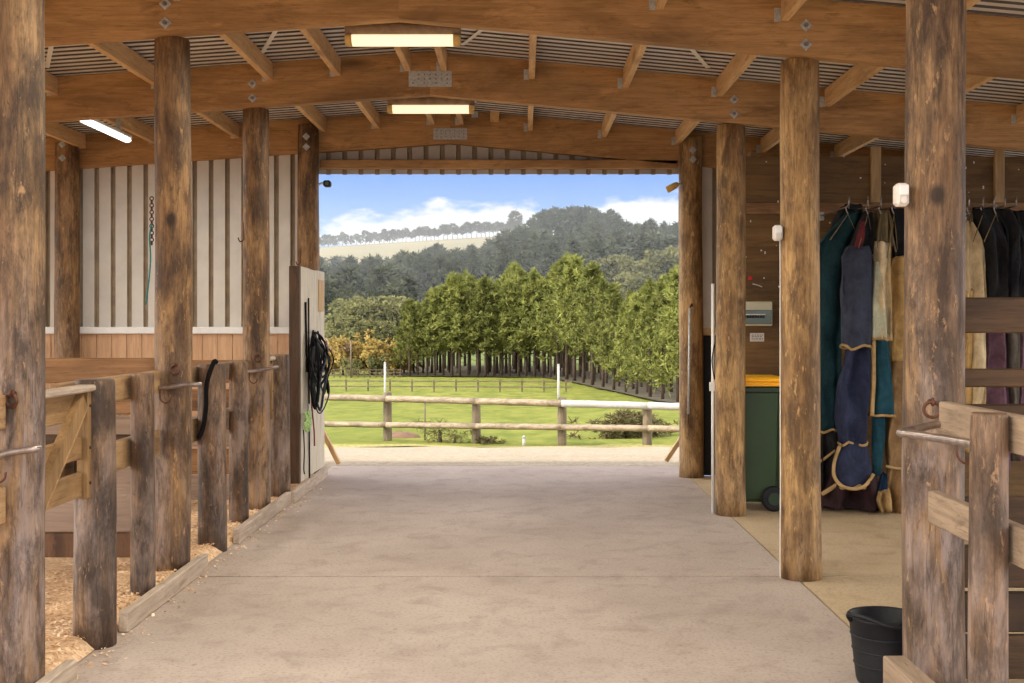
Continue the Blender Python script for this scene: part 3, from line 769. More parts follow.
# wheelie bin
x0, x1, y0 = 1.60, 2.10, 9.5
r = thing('wheelie_bin', ((x0+x1)/2, y0+.25, 0), 'dark green wheelie bin with a yellow lid between two posts', 'bin')
m = MB(); pr = []
for z, i in ((.07,.07),(.10,.045),(.55,.022),(.93,.0),(.935,.0)):
    a, b, c, d = x0+i, x1-.06-i*.4, y0+i*.6, y0+.55-i*.6; q = .03
    pr.append([Vector(p) for p in ((a+q,c,z),(b-q,c,z),(b,c+q,z),(b,d-q,z),(b-q,d,z),(a+q,d,z),(a,d-q,z),(a,c+q,z))])
m.rings(pr)
for fc in m.bm.faces: fc.smooth = False
m.build('bin_body', M['bin'], r)
MB().box(x0-.015, x1-.045, y0-.015, y0+.565, .935, .99, .012).build('rim', M['binrim'], r)
m = MB(); m.box(x0-.03, x1+.01, y0-.03, y0+.58, .991, 1.025, .014); m.box(x0+.0, x1-.02, y0, y0+.55, 1.02, 1.06, .02)
for i in range(3): m.box(x0-.032, x1+.012, y0-.034, y0-.028, .996+.01*i, 1.0+.01*i, 0)
m.build('lid', M['yellow'], r)
MB().cyl((x1+.02, y0+.04, 1.0), (x1+.02, y0+.5, 1.0), .016, 10).build('handle', M['binrim'], r)
for yy in (y0-.02, y0+.52):
    w = MB(); w.rings([[Vector((1.98+.1*e*math.cos(a), yy+q, .1+.1*e*math.sin(a))) for a in [2*math.pi*k/28 for k in range(28)]] for q, e in ((0,.8),(.004,.96),(.012,1),(.04,1),(.05,.9))])
    o = w.build('wheel', M['black'], r)
    MB().cyl((1.98,yy-.006,.1), (1.98,yy+.004,.1), .05, 20).build('hub', M['binrim'], o)
# switchboard
px0, px1, Yb = 738, 775, TY-.005
r = thing('switchboard', (PX(757,Yb), Yb, PZ(327,Yb)), 'beige switchboard box with a tinted breaker window on plywood', 'switchboard')
X0, X1, Z0, Z1 = PX(739,Yb-.1), PX(772.5,Yb-.1), PZ(326,Yb-.1), PZ(301.5,Yb-.1)
MB().box(X0, X1, Yb-.1, Yb, Z0, Z1, .008).build('case', M['beige'], r)
wz0, wz1 = PZ(324,Yb-.1), PZ(310,Yb-.1)
w = MB().box(X0+.01, X1-.008, Yb-.112, Yb-.1, wz0, wz1, .004).build('window_cover', M['smoke'], r)
m = MB()
for i in range(8): m.box(X0+.04+i*.022, X0+.057+i*.022, Yb-.118, Yb-.1125, PZ(318,Yb), PZ(315.5,Yb), .001)
m.build('breaker_switch', M['black'], w)
MB().box(X0+.03, X1-.06, Yb-.115, Yb-.112, PZ(315,Yb), PZ(314,Yb), 0).build('breaker_label', M['paper'], w)
r = thing('notice_sticker', (PX(757,TY), TY, PZ(341,TY)), 'small white notice sticker below the switchboard', 'sticker')
MB().box(PX(750,TY), PX(764,TY), TY-.004, TY-.0005, PZ(341.5,TY), PZ(333,TY), 0).build('card', M['paper'], r)
m = MB()
for j in range(4):
    a = 751.5
    while a < 762:
        l = R.uniform(1, 2.6); m.box(PX(a,TY), PX(min(a+l,763),TY), TY-.005, TY-.004, PZ(335.4+j*1.6,TY), PZ(334.7+j*1.6,TY), 0); a += l+.7
m.build('print', M['ink'], r)
setp(MB().box(PX(743.5,TY), PX(745.5,TY), TY-.004, TY-.0005, PZ(343,TY), PZ(331,TY), 0).build('paper_tag', M['paper']), 'narrow white tag left of the notice sticker', 'tag')
r = thing('pilot_light', at(750,278,TY), 'tiny red pilot light on the plywood above the switchboard', 'pilot light')
c = at(750,278,TY); MB().cyl(c, c+Vector((0,-.02,0)), .016, 12).build('lens', M['redplastic'], r)
MB().tube(smooth_path([c+Vector((.02,-.008,-.05)), c+Vector((.06,-.012,-.06)), c+Vector((.1,-.008,-.075))]), .004, 6).build('wire', M['paper'], r)
# screws in the plywood wall
m = MB()
for i in range(120):
    c = Vector((R.uniform(1.85, 4.6), TY-.001, R.uniform(1.5, 2.9))); s = R.uniform(.003,.007)
    m.box(c.x-s, c.x+s, c.y-.002, c.y, c.z-s, c.z+s*R.choice([1,1,3]), 0)
o = m.build('plywood_flecks', M['paper']); setp(o, 'pale flecks and screw heads over the dark plywood', None, None, 'stuff')
# weatherproof outlets on the posts
def outlet(x, y, z, label):
    r = thing('wall_outlet', (x, y, z), label, 'outlet', 'white weatherproof outlets on posts')
    m = MB(); m.box(x-.026, x+.026, y-.03, y+.03, z-.045, z+.045, .012); m.build('housing', M['paper'], r)
    MB().box(x-.019, x+.019, y-.042, y-.03, z-.004, z+.038, .006).build('flap', M['white'], r)
    MB().cyl((x, y-.03, z-.024), (x, y-.04, z-.024), .012, 14).build('dial', M['paper'], r)
outlet(PX(777.5,7.0), 7.0, PZ(233,7.0), 'white outlet on the left side of the post right of the bin')
outlet(PX(901,4.7), 4.7, PZ(195,4.7), 'white outlet on the left side of the thick right post')
rope('white_cable', [(1.496,7.03,PZ(240,7.0)),(1.498,7.02,1.9),(1.497,7.015,1.3),(1.498,7.01,.7),(1.494,7.0,.2),(1.49,6.98,.01)], .0032, 'white', 'white cable down the left edge of the post beside the bin', 'cable', None, 5)
r = thing('conduit', (1.46, 9.42, 0), 'pale conduit standing against the left side of the bin post', 'conduit')
MB().cyl((1.48, 9.40, 0), (1.48, 9.40, 1.8), .013, 10).build('pipe', M['white'], r)
MB().box(1.45, 1.495, 9.38, 9.392, .96, 1.03, .004).build('clip', M['white'], r)
MB().tube(smooth_path([(1.495,9.38,1.35),(1.47,9.38,1.2),(1.49,9.38,1.05)]), .005, 6).build('loose_wire', M['black'], r)
# door rod on the right jamb
r = thing('door_bolt_rod', (PX(689,11.42), 11.42, 1.1), 'long steel drop bolt rod on the right door post', 'bolt')
MB().cyl((PX(690,11.44), 11.44, PZ(308,11.44)), (PX(688.5,11.44), 11.44, PZ(414,11.44)), .012, 10).build('rod', M['galv'], r)
MB().tube(smooth_path([(PX(690,11.44), 11.44, PZ(308,11.44)), (PX(692,11.44), 11.47, PZ(304,11.44)), (PX(693,11.44), 11.5, PZ(306,11.44))]), .008, 6).build('bracket', M['rust'], r)
MB().tube(smooth_path([(PX(688.5,11.44), 11.44, PZ(414,11.44)), (PX(688,11.44), 11.44, PZ(422,11.44)), (PX(691,11.44), 11.44, PZ(428,11.44)), (PX(690,11.44), 11.44, PZ(424,11.44))]), .007, 6).build('hook_end', M['rust'], r)
# cameras / sensor lights at the door head
r = thing('security_camera', at(321,184,11.5), 'small black security camera on the left door post', 'camera')
c = at(327.5,184,11.5); MB().box(c.x-.034, c.x+.034, 11.44, 11.54, c.z-.03, c.z+.03, .012).build('camera_body', M['black'], r)
MB().cyl((c.x+.004, 11.44, c.z), (c.x+.004, 11.43, c.z), .018, 14).build('lens', M['smoke'], r)
MB().tube(smooth_path([(c.x-.03,11.5,c.z+.005),(c.x-.06,11.52,c.z+.01),(-1.975,11.55,c.z)]), .01, 8).build('arm', M['galv'], r)
r = thing('sensor_light', at(677,186,11.5), 'small tan sensor light on the right door post', 'light')
c = at(672.5,187,11.5); m = MB(); d = Vector((.055,-.01,.03))
m.tube([c-d, c-d*.9, c+d*.5, c+d], lambda t: [.026,.034,.032,.02][min(3,int(t*3+.5))], 14).build('lamp_head', M['endcap'], r)
MB().tube(smooth_path([c+d, c+d+Vector((.03,.02,-.005)), (1.495,11.55,c.z+.02)]), .01, 8).build('arm', M['galv'], r)

# ------------------------------------------------------------------ horse rugs on swing arms
def arm(px, py, label, Yf=9.25):
    x = PX(px, Yf); z = PZ(py, Yf)
    r = thing('rug_arm', (x, TY-.002, z), label, 'hook', 'steel rug arms on the plywood wall')
    MB().tube([(x, TY-.046, z), (x, Yf+.02, z), (x, Yf, z+.012), (x, Yf-.005, z+.075)], .007, 8).build('arm', M['steel'], r)
    MB().box(x-.02, x+.02, TY-.058, TY-.046, z-.04, z+.03, .003).build('mount_plate', M['galv'], r)
def drape(parent, name, prof, mat, Y, th=.05, folds=3, amp=.16, seed=1, trim=(), phase=None):
    """hanging cloth: closed, gently folded body whose outline follows (py, xl, xr) rows at distance Y"""
    prof = sorted(prof); n = max(6, int((prof[-1][0]-prof[0][0])/4)); rings = []; seg = 36
    L = [(p[0], p[1]) for p in prof]; Rr = [(p[0], p[2]) for p in prof]
    for i in range(n+1):
        py = lerp(prof[0][0], prof[-1][0], i/n)
        a, b = PX(interp(L, py), Y), PX(interp(Rr, py), Y)
        z = PZ(py, Y); cx, hw = (a+b)/2, max(.012, (b-a)/2); ring = []
        t_ = min(th, hw*.9+.01)
        for k in range(seg):
            an = 2*math.pi*k/seg; co, si = math.cos(an), math.sin(an)
            cx_ = math.copysign(abs(co)**.7, co); sy_ = math.copysign(abs(si)**.7, si)
            w = mnoise.noise((co*folds*.6 + seed*9.1, si*1.5, py*.012+seed)); w2 = mnoise.noise((co*2.2+seed*3.3, si*2, py*.045+seed*2))
            f_ = math.sin(co*folds*1.7 + seed*2 + py*.01)
            push = t_*(amp*5.0*w + amp*3.4*w2 + amp*2.2*f_)
            dz = (.035*mnoise.noise((co*1.5+seed, si, 7))) if i in (0, n) else 0
            ring.append(Vector((cx + hw*cx_*(1+.05*w2), Y + t_*sy_ + push, z + dz)))
        rings.append(ring)
    m = MB(); m.rings(rings); o = m.build(name, M[mat], parent)
    for idx in trim:
        rg = rings[n if idx == 'b' else 0]; c = sum(rg, Vector())/seg
        b = MB(); b.tube([c+(p-c)*1.03 for p in rg], .011, 6, True).build('binding', M['c_bind'], o)
    return o
def strap(parent, pts, Y, w, mat):
    m = MB(); m.tube(smooth_path([at(a, b, Y+q) for a, b, q in pts], 5), w, 6); return m.build('strap', M[mat], parent)
def hanger(px, py, spread, drop, Y, label):
    r = thing('wire_hanger', at(px, py, Y), label, 'hanger', 'wire hangers of the horse rugs')
    t = at(px, py, Y)
    MB().tube(smooth_path([t+Vector((.012,.02,.045)), t+Vector((0,0,.07)), t+Vector((-.016,0,.045)), t+Vector((0,0,.0))]), .0045, 6).build('hook', M['steel'], r)
    m = MB(); l = at(px-spread, py+drop, Y-.03); q = at(px+spread*.5, py+drop*.8, Y+.12)
    m.tube([l, t, q], .004, 6); m.build('wire_frame', M['c_khaki'], r)
GRG = 'horse rugs hanging in the tack bay'
def rug(px, Y, label): return thing('horse_rug', at(px, 212, Y), label, 'horse rug', GRG)
for px, l in ((849,'rug arm above the teal rug beside the bin post'), (868,'rug arm above the navy quilted rug'), (881,'rug arm above the cream rug'), (894,'rug arm above the straw rug by the thick post'),
              (969,'first rug arm right of the thick post'), (983,'second rug arm right of the thick post'), (994,'third rug arm right of the thick post'), (1005,'fourth rug arm right of the thick post'), (1016,'rug arm at the right edge of the picture')):
    arm(px, 206, l)
Y1 = 9.45
t = rug(838, 9.58, 'dark teal horse rug hanging beside the post right of the bin')
drape(t, 'rug_shell', [(212,846,860),(222,838,860),(236,824,856),(252,812,851),(300,810,846),(345,812,840),(400,814,838),(430,817,836)], 'c_teal', 9.58, .07, 3, .14, 1, ('b',))
drape(t, 'lining', [(205,842,862),(218,834,862),(240,828,850)], 'c_black', 9.66, .05, 2, .1, 2)
drape(t, 'rug_flap', [(300,838,846),(330,834,846),(345,838,846)], 'c_black', 9.58, .03, 2, .1, 22)
t = rug(858, Y1-.12, 'dusty navy quilted rug with tan binding, second from the bin post')
drape(t, 'neck_cover', [(212,863,872),(225,856,874),(240,850,874),(254,845,873)], 'c_black', Y1-.06, .05, 3, .2, 3)
drape(t, 'rug_shell', [(248,848,871),(256,843,873),(290,842,873),(320,842,872),(347,842,870)], 'c_navy', Y1-.14, .075, 2, .12, 4, ('b',))
drape(t, 'lower_flap', [(335,848,868),(360,845,869),(385,838,869),(400,836,868),(420,836,867),(443,839,866)], 'c_navy2', Y1-.06, .07, 3, .2, 5, ('b',))
drape(t, 'tail_flap', [(442,840,866),(460,834,870),(478,834,872),(487,840,864)], 'c_navy2', Y1-.08, .05, 2, .1, 7, ('b',))
m = MB(); m.tube(smooth_path([at(a, b, Y1-.16+q) for a, b, q in ((839,446,.05),(834,462,.03),(834,476,.015),(842,486,0),(855,489,-.005),(866,485,0),(873,474,.03))], 5), .014, 8)
for v in m.bm.verts: v.co.y = Y1-.155 + (v.co.y-(Y1-.155))*.6
m.build('binding_band', M['c_bind'], t)
drape(t, 'red_strap', [(222,861,865),(236,857,865),(251,853,861)], 'c_red', Y1-.16, .02, 1, .1, 9)
t = rug(880, Y1-.08, 'cream rug with pale green half and teal lower panel')
drape(t, 'neck_cover', [(210,879,888),(225,875,893),(246,873,891)], 'c_khaki', Y1-.02, .05, 5, .3, 10)
drape(t, 'rug_shell', [(243,873,889),(250,871,890),(262,874,889),(300,875,890),(340,874,890)], 'c_cream', Y1-.09, .065, 3, .16, 11)
drape(t, 'pale_panel', [(262,874,879),(290,873,882),(315,871,885),(338,870,886)], 'c_pale', Y1-.13, .05, 2, .12, 12, ('b',))
drape(t, 'teal_panel', [(338,874,888),(370,875,891),(415,871,894)], 'c_teal2', Y1-.08, .05, 2, .12, 13, ('b',))
drape(t, 'tan_edge', [(338,871,876),(380,870,876),(414,870,874)], 'c_bind', Y1-.12, .03, 1, .1, 14)
drape(t, 'lower_teal_panel', [(414,872,886),(440,871,884),(475,873,880)], 'c_teal2', Y1-.06, .04, 2, .12, 15)
t = rug(898, 9.54, 'straw coloured rug half hidden by the thick right post')
drape(t, 'neck_cover', [(208,889,912),(235,892,914),(262,892,914)], 'c_black', 9.56, .05, 3, .2, 16)
drape(t, 'rug_shell', [(256,891,915),(270,889,920),(320,888,920),(360,887,918)], 'c_straw', 9.5, .07, 3, .14, 17)
drape(t, 'lower_flap', [(355,890,918),(400,889,918),(440,885,918),(470,886,918)], 'c_tan', 9.54, .06, 3, .16, 18)
drape(t, 'tail_flap', [(468,886,918),(490,882,916),(512,886,914)], 'c_tan', 9.5, .06, 4, .25, 19)
strap(t, [(886,466,-.07),(895,468,-.1),(906,469,-.1)], Y1, .012, 'c_bind')
strap(t, [(890,220,-.05),(893,240,-.07),(896,252,-.07)], Y1, .008, 'c_khaki')
# heap below the rugs
t = thing('folded_rug', at(850, 508, 9.5), 'dark maroon and black rug heaped on the floor under the rugs', 'horse rug', 'rugs heaped on the floor')
drape(t, 'rug_shell', [(470,828,872),(490,822,878),(508,820,880)], 'c_maroon', 9.55, .16, 3, .2, 20)
drape(t, 'edge_fold', [(432,822,836),(455,820,838),(490,820,836)], 'c_black', 9.55, .08, 2, .2, 21)
strap(t, [(822,494,-.16),(832,488,-.2),(845,479,-.2)], 9.6, .018, 'c_bind'); strap(t, [(820,462,-.1),(828,456,-.12),(836,450,-.12)], 9.6, .012, 'c_bind')
t = thing('folded_rug', at(880, 508, 9.4), 'blue and tan rug scrap lying on the floor below the cream rug', 'horse rug', 'rugs heaped on the floor')
drape(t, 'rug_shell', [(474,880,886),(490,876,886),(500,874,886)], 'c_blue', 9.42, .05, 2, .2, 23)
drape(t, 'edge_fold', [(490,878,890),(500,876,893),(511,880,892)], 'c_bind', 9.38, .045, 3, .3, 24)
Y2 = 9.45
t = rug(974, Y2-.1, 'cream rug just right of the thick post, behind the planks')
drape(t, 'rug_shell', [(222,966,972),(236,963,980),(250,962,984),(300,962,985),(400,962,984),(452,962,982)], 'c_cream', Y2-.08, .06, 4, .2, 25)
drape(t, 'side_panel', [(290,964,973),(350,964,973),(450,964,972)], 'c_straw', Y2-.13, .03, 2, .1, 26)
t = rug(992, Y2, 'black rug over a dusty purple one, second right of the thick post')
drape(t, 'rug_shell', [(208,972,990),(222,974,998),(238,982,1004),(270,986,1005),(312,985,1005)], 'c_black', Y2-.06, .07, 3, .2, 27)
drape(t, 'lower_shell', [(312,985,1004),(350,985,1006),(385,982,1008),(412,979,1010),(470,980,1010)], 'c_purple', Y2, .06, 3, .16, 28)
strap(t, [(981,218,-.09),(985,228,-.11),(990,238,-.11)], Y2, .014, 'c_red')
t = rug(1010, Y2, 'black rug with an olive lower flap near the right edge')
drape(t, 'rug_shell', [(210,990,1012),(230,1003,1020),(260,1004,1022),(312,1003,1022)], 'c_black', Y2+.04, .06, 3, .2, 29)
drape(t, 'lower_shell', [(312,1006,1020),(360,1006,1019),(400,1008,1019),(460,1008,1018)], 'c_olive', Y2+.02, .05, 3, .16, 30)
strap(t, [(995,222,-.05),(1000,236,-.07),(1004,246,-.07)], Y2, .012, 'c_orange')
t = rug(1026, Y2, 'pinkish rug cut off by the right edge of the picture')
drape(t, 'rug_shell', [(212,1008,1030),(240,1016,1040),(312,1018,1042)], 'c_black', Y2+.1, .06, 3, .2, 31)
drape(t, 'lower_shell', [(312,1020,1042),(400,1019,1042),(460,1020,1040)], 'c_pink', Y2+.06, .05, 3, .16, 32)
for px, sp, dr, l in ((848,18,26,'wire hanger of the teal rug'), (868,10,36,'wire hanger of the navy rug'), (881,4,34,'wire hanger of the cream rug'), (894,7,44,'wire hanger of the straw rug'),
                      (969,10,26,'wire hanger of the cream rug right of the thick post'), (983,10,28,'wire hanger of the black and purple rug'), (996,12,28,'wire hanger of the black and olive rug')):
    hanger(px, 214, sp, dr, 9.3, l)

# ------------------------------------------------------------------ outside: struts and fences
for a, b, l in (((327,440),(339,464),'timber strut leaning outside the left door jamb'), ((676,446),(666,461),'timber strut leaning outside the right door jamb')):
    Y = 12.9; p, q = at(*a, Y), at(*b, Y); q.z = zf(Y)-.02 if q.z < zf(Y) else q.z
    setp(MB().bar(p + (p-q)*.6, q, .045, .07, up=(0,1,0)).build('timber_strut', M['strut']), l, 'strut')
# near fence
def fl(px): return lerp(31.0, 28.5, (px-387)/261.0)
r = thing('rail_fence', (PX(476,fl(476)), fl(476), -1.6), 'two rail round timber fence across the gravel edge', 'fence')
fp = (300, 387, 476, 562, 648, 735)
for i, px in enumerate(fp):
    Y = fl(px); x = PX(px, Y); g = ground(x, Y); m = MB(); roundpost(m, x, Y+.13, .115, g-.1, PZ(396+ (px-387)*.03, Y)+ (.08 if i in (1,3) else 0), 40+i, 14)
    m.build('fence_post', M['outpost'], r)
for ya, yb, rad in ((398.5, 405.5, .084), (424.5, 428, .076)):
    for (pa, pb) in zip(fp, fp[1:]):
        A = at(pa, lerp(ya, yb, (pa-387)/261), fl(pa)); Bq = at(pb, lerp(ya, yb, (pb-387)/261), fl(pb)); A.y -= .1; Bq.y -= .1
        whitep = pa >= 562 and ya < 400
        pts = [A.lerp(Bq, i/8) + Vector((0,0,.005*math.sin(i*1.9+pa))) for i in range(9)]
        MB().tube(pts, rad*(1.05 if whitep else 1), 12).build('fence_rail', M['painted'] if whitep else M['outrail'], r)
GP = 'white arena marker poles'
for px, y0_, y1_, l in ((385,362,414,'white marker pole in the field behind the fence, left one'), (558.5,364,417,'white marker pole in the field behind the fence, right one')):
    Y = 50.0; x = PX(px, Y); g = ground(x, Y)
    m = MB(); m.cyl((x, Y, g-.1), (x, Y, PZ(y0_, Y)-.05), .048, 12); m.tube([(x,Y,PZ(y0_,Y)-.05),(x,Y,PZ(y0_,Y))], lambda t: .055-.012*t, 12)
    setp(m.build('marker_pole', M['painted']), l, 'pole', GP)
for px, ya, l, mt, rd, Y in ((425,404,'thin grey stake just behind the timber fence','outpost',.02,31.5), (351,341,'pale lamp pole beyond the field before the autumn trees','outpost',.08,126), (524,438,'short white peg at the gravel edge under the fence','painted',.04,29.0)):
    x = PX(px, Y); g = ground(x, Y); m = MB(); m.cyl((x,Y,g-.05), (x,Y,PZ(ya,Y)), rd, 10); m.tube([(x,Y,PZ(ya,Y)),(x,Y,PZ(ya,Y)+rd*1.5)], lambda t: rd*(1.2-t*.6), 10)
    setp(m.build({425:'fence_stake',351:'lamp_pole',524:'marker_peg'}[px], M[mt]), l, 'pole' if px == 351 else 'stake')
# far paddock fence
r = thing('paddock_fence', (PX(450,95), 95, -4), 'low two rail fence across the middle of the green field', 'fence')
for px in range(324, 585, 22):
    Y = 96 - (px-324)*.012; x = PX(px, Y); g = ground(x, Y)
    MB().box(x-.06, x+.06, Y, Y+.1, g-.1, g+.95, .01).build('fence_post', M['outpost'], r)
for z in (.38, .8):
    a, b = PX(322, 96), PX(572, 93)
    MB().bar((a, 95.95, ground(a,96)+z), (b, 92.95, ground(b,93)+z), .05, .09).build('fence_rail', M['outpost'], r)
r = thing('boundary_fence', (PX(360,127), 127, -4.4), 'grey boundary fence at the far left edge of the field', 'fence')
for px in range(322, 402, 6):
    x = PX(px, 127); MB().box(x-.06, x+.06, 127, 127.1, ground(x,127)-.1, ground(x,127)+.95, .01).build('fence_post', M['outpost'], r)
for z in (.25,.55,.85):
    MB().bar((PX(320,127), 126.97, ground(0,127)+z), (PX(402,127), 126.97, ground(0,127)+z), .04, .07).build('fence_rail', M['outpost'], r)
def heap(px, Y, w, h, mat, name, label, cat):
    x = PX(px, Y); g = ground(x, Y); m = MB(); rr = []
    for i in range(6):
        e = math.cos(i/5*math.pi/2)
        rr.append([Vector((x+max(.02,w*e)*math.cos(a)*(1+.2*mnoise.noise((math.cos(a)*2,math.sin(a)*2,i*.7+px))), Y+max(.02,w*.7*e)*math.sin(a), g-.05+h*math.sin(i/5*math.pi/2)*(1+.3*mnoise.noise((math.cos(a)*2,math.sin(a)*2,i+px))))) for a in [2*math.pi*k/18 for k in range(18)]])
    m.rings(rr); setp(m.build(name, M[mat]), label, cat)
heap(402, 33.5, .55, .2, 'dirt', 'earth_heap', 'small heap of brown earth behind the fence left of centre', 'heap')

# ------------------------------------------------------------------ trees
def blades(vs, fs, c, n, ln, w, rnd, up=.35):
    for _ in range(n):
        d = Vector((rnd.gauss(0,1), rnd.gauss(0,1), rnd.gauss(up,.8))).normalized(); s = d.orthogonal().normalized()
        s.rotate(Matrix.Rotation(rnd.uniform(0,6.28), 3, d)); l = ln*rnd.uniform(.6,1.2)
        p = c + d*l*.05; q = c + d*l; i = len(vs)
        vs += [p - s*w, p + s*w, q + s*w*.45, q - s*w*.45]; fs.append((i,i+1,i+2,i+3))
def meshof(name, vs, fs, mat):
    me = bpy.data.meshes.new(name); me.from_pydata([tuple(v) for v in vs], [], fs); me.materials.append(mat); return me
def trunkmesh(name, h, r0, r1, mat, seed, branches=0, rnd=None, zb=.4):
    m = MB(); m.tube([Vector((.06*h*.1*mnoise.noise((seed,i,0)), .06*h*.1*mnoise.noise((seed,i,5)), h*i/6-.1)) for i in range(7)], lambda t: lerp(r0, r1, t), 8)
    for k in range(branches):
        a = rnd.uniform(0,6.28); z = h*rnd.uniform(zb, .95); l = h*rnd.uniform(.08,.2)
        m.tube([(0,0,z), (math.cos(a)*l, math.sin(a)*l, z+l*.3)], lambda t: lerp(r1*.7, r1*.2, t), 5)
    me = bpy.data.meshes.new(name); m.bm.to_mesh(me); m.bm.free(); me.materials.append(mat)
    for p in me.polygons: p.use_smooth = True
    return me
def spray_pine(seed, h, bare, wid, nbr=44, per=6, nb=13, ln=.45, w=.06, mat='pine', tr=.17):
    rnd = random.Random(seed); vs, fs = [], []
    for i in range(nbr):
        t = ((i+rnd.random())/nbr)**.9; z = h*lerp(bare, .97, t)
        rad = h*wid*1.12*((1-t)**.8)*(.5+.5*min(1, t*5))*rnd.uniform(.65, 1.3) + .12
        a = i*2.4 + rnd.uniform(-.5,.5)
        for k in range(per):
            q = rad*lerp(.35, 1.08, (k+rnd.random())/per)
            c = Vector((math.cos(a)*q + rnd.gauss(0,.16), math.sin(a)*q + rnd.gauss(0,.16), z + q*rnd.uniform(.1,.4) + rnd.gauss(0,.1)))
            blades(vs, fs, c, nb, ln*rnd.uniform(.7,1.25), w, rnd, .7)
    for k in range(5): blades(vs, fs, Vector((rnd.gauss(0,.06), rnd.gauss(0,.06), h*(.93+k*.016))), 10, ln*.8, w, rnd, 1.4)
    return trunkmesh('trunk', h*.96, tr, .04, M['bark'], seed, 14, rnd, bare*.6), meshof('crown', vs, fs, M[mat])
def pine_meshes(seed, h=10.0, bare=.33, wid=.23, tufts=150, nb=20, ln=.55, w=.05, mat='pine', broad=0, tm='bark', tr=.18):
    rnd = random.Random(seed); vs, fs = [], []
    for i in range(tufts):
        t = rnd.random()**.85; z = h*lerp(bare, 1.0, t)
        prof = (1-t)**.62*(.55+.45*min(1, t*4)) if not broad else math.sin(math.pi*min(.98, .12+t*.88))**.55
        rad = h*wid*prof*(.75+.5*abs(mnoise.noise((seed*3.3, t*5, 1))))
        a = rnd.uniform(0,6.28); q = rad*rnd.uniform(.55,1.05)
        lump = 1+.35*mnoise.noise((math.cos(a)*1.3+seed, math.sin(a)*1.3, z*.35))
        blades(vs, fs, Vector((math.cos(a)*q*lump, math.sin(a)*q*lump, z + rnd.gauss(0,.1))), nb, ln*rnd.uniform(.7,1.2), w, rnd, .5)
    return trunkmesh('trunk', h*.96, tr, .04, M[tm], seed, 14, rnd, bare*.6), meshof('crown', vs, fs, M[mat])
def broad_meshes(seed, h, wid, mat, n=130, nb=14, ln=.5, w=.12, bare=.1):
    rnd = random.Random(seed); vs, fs = [], []
    blobs = [(Vector((rnd.gauss(0,.4)*wid, rnd.gauss(0,.4)*wid, h*rnd.uniform(bare+.2,.82))), rnd.uniform(.35,.6)*wid) for _ in range(9)]
    for i in range(n):
        c, r_ = rnd.choice(blobs); d = Vector((rnd.gauss(0,1), rnd.gauss(0,1), rnd.gauss(.25,.9))).normalized()
        p = c + d*r_*Vector((1,1,1)).x; p.z = min(h, max(h*bare, p.z)); blades(vs, fs, p, nb, ln, w, rnd, .3)
    return trunkmesh('trunk', h*.7, .14, .05, M['bark'], seed, 6, rnd, .3), meshof('crown', vs, fs, M[mat])
def tree(name, pair, x, Y, sc, label, group, cat='tree', sx=1.0, sink=.05):
    o = bpy.data.objects.new(name, None); COL.objects.link(o); o.location = (x, Y, ground(x, Y)-sink)
    o.rotation_euler.z = R.uniform(0, 6.28); o.scale = (sc*sx, sc*sx, sc); setp(o, label, cat, group)
    for nm, me in (('trunk', pair[0]), ('crown', pair[1])):
        c = bpy.data.objects.new(nm, me); COL.objects.link(c); c.parent = o
    return o
pines = [spray_pine(s, 10, b, w) for s, b, w in ((1,.24,.21),(2,.28,.24),(3,.22,.2),(4,.26,.25))]
lowp = [spray_pine(s, 10, b, w, 52) for s, b, w in ((5,.1,.24),(6,.14,.26))]
TOP = [(392,326),(402,314),(414,296),(428,286),(442,278),(456,276),(470,266),(482,280),(496,282),(514,260),(528,272),(542,276),(556,268),(570,256),(582,266),(593,260),(606,284),(618,290),(632,288),(646,282),(660,270),(672,266),(690,262),(712,262)]
ROWY = [(392,132),(540,128),(565,120),(600,102),(640,84),(680,72),(712,66)]
px = 401; k = 0; front = []
while px < 712:
    front.append(px); px += R.uniform(7.0, 9.5)*(1 + max(0, px-560)/150.0)
ORDN = ORD + ['fourteenth','fifteenth','sixteenth','seventeenth','eighteenth','nineteenth','twentieth'] + ['twenty ' + q for q in ORD[:9]] + ['thirtieth'] + ['thirty ' + q for q in ORD[:9]] + ['fortieth'] + ['forty ' + q for q in ORD[:9]]
for i, px in enumerate(front):
    Y = interp(ROWY, px) + R.uniform(-1, 1); x = PX(px, Y); top = interp(TOP, px) + R.choice([-4, 2, 8, 14, 22])
    h = (PZ(top, Y) - ground(x, Y))/10.0
    tree('pine_tree', pines[i % 4] if px < 610 else lowp[i % 2], x, Y, h, 'green pine in the front of the windbreak row, %s trunk from its left end' % ORDN[i], 'pines of the windbreak row', sx=.95)
for off, dpx in ((8, 9.5), (16, 10), (26, 11), (36, 12)):
    px = 400 + off*.5
    while px < 712:
        Y = interp(ROWY, px) + off + R.uniform(-2, 2); x = PX(px, Y); top = interp(TOP, px) + R.uniform(0, 18)
        h = (PZ(top, Y) - ground(x, Y))/10.0
        tree('pine_tree', pines[R.randrange(4)], x, Y, h, 'green pine deep inside the windbreak, behind its front row', 'pines inside the windbreak', sx=.95)
        px += R.uniform(.85, 1.15)*dpx*(1 + max(0, px-560)/200.0)
bm = bmesh.new(); rows = []
for i in range(61):
    px = lerp(396, 740, i/60); Y0 = interp(ROWY, px) - 1.5 - (px > 560)*2; row = []
    for q in (0, 1.5, 6, 14, 26, 40):
        Y = Y0 + q + (1.0*mnoise.noise((px*.2, q, 0)) if q < 2 else 0); x = PX(px, Y); row.append(bm.verts.new((x, Y, ground(x, Y) + .13)))
    rows.append(row)
for a, b in zip(rows, rows[1:]):
    for k in range(5): bm.faces.new((a[k], a[k+1], b[k+1], b[k]))
m = MB(); m.bm.free(); m.bm = bm; struct(m, 'ground_pine_litter', M['litter'])
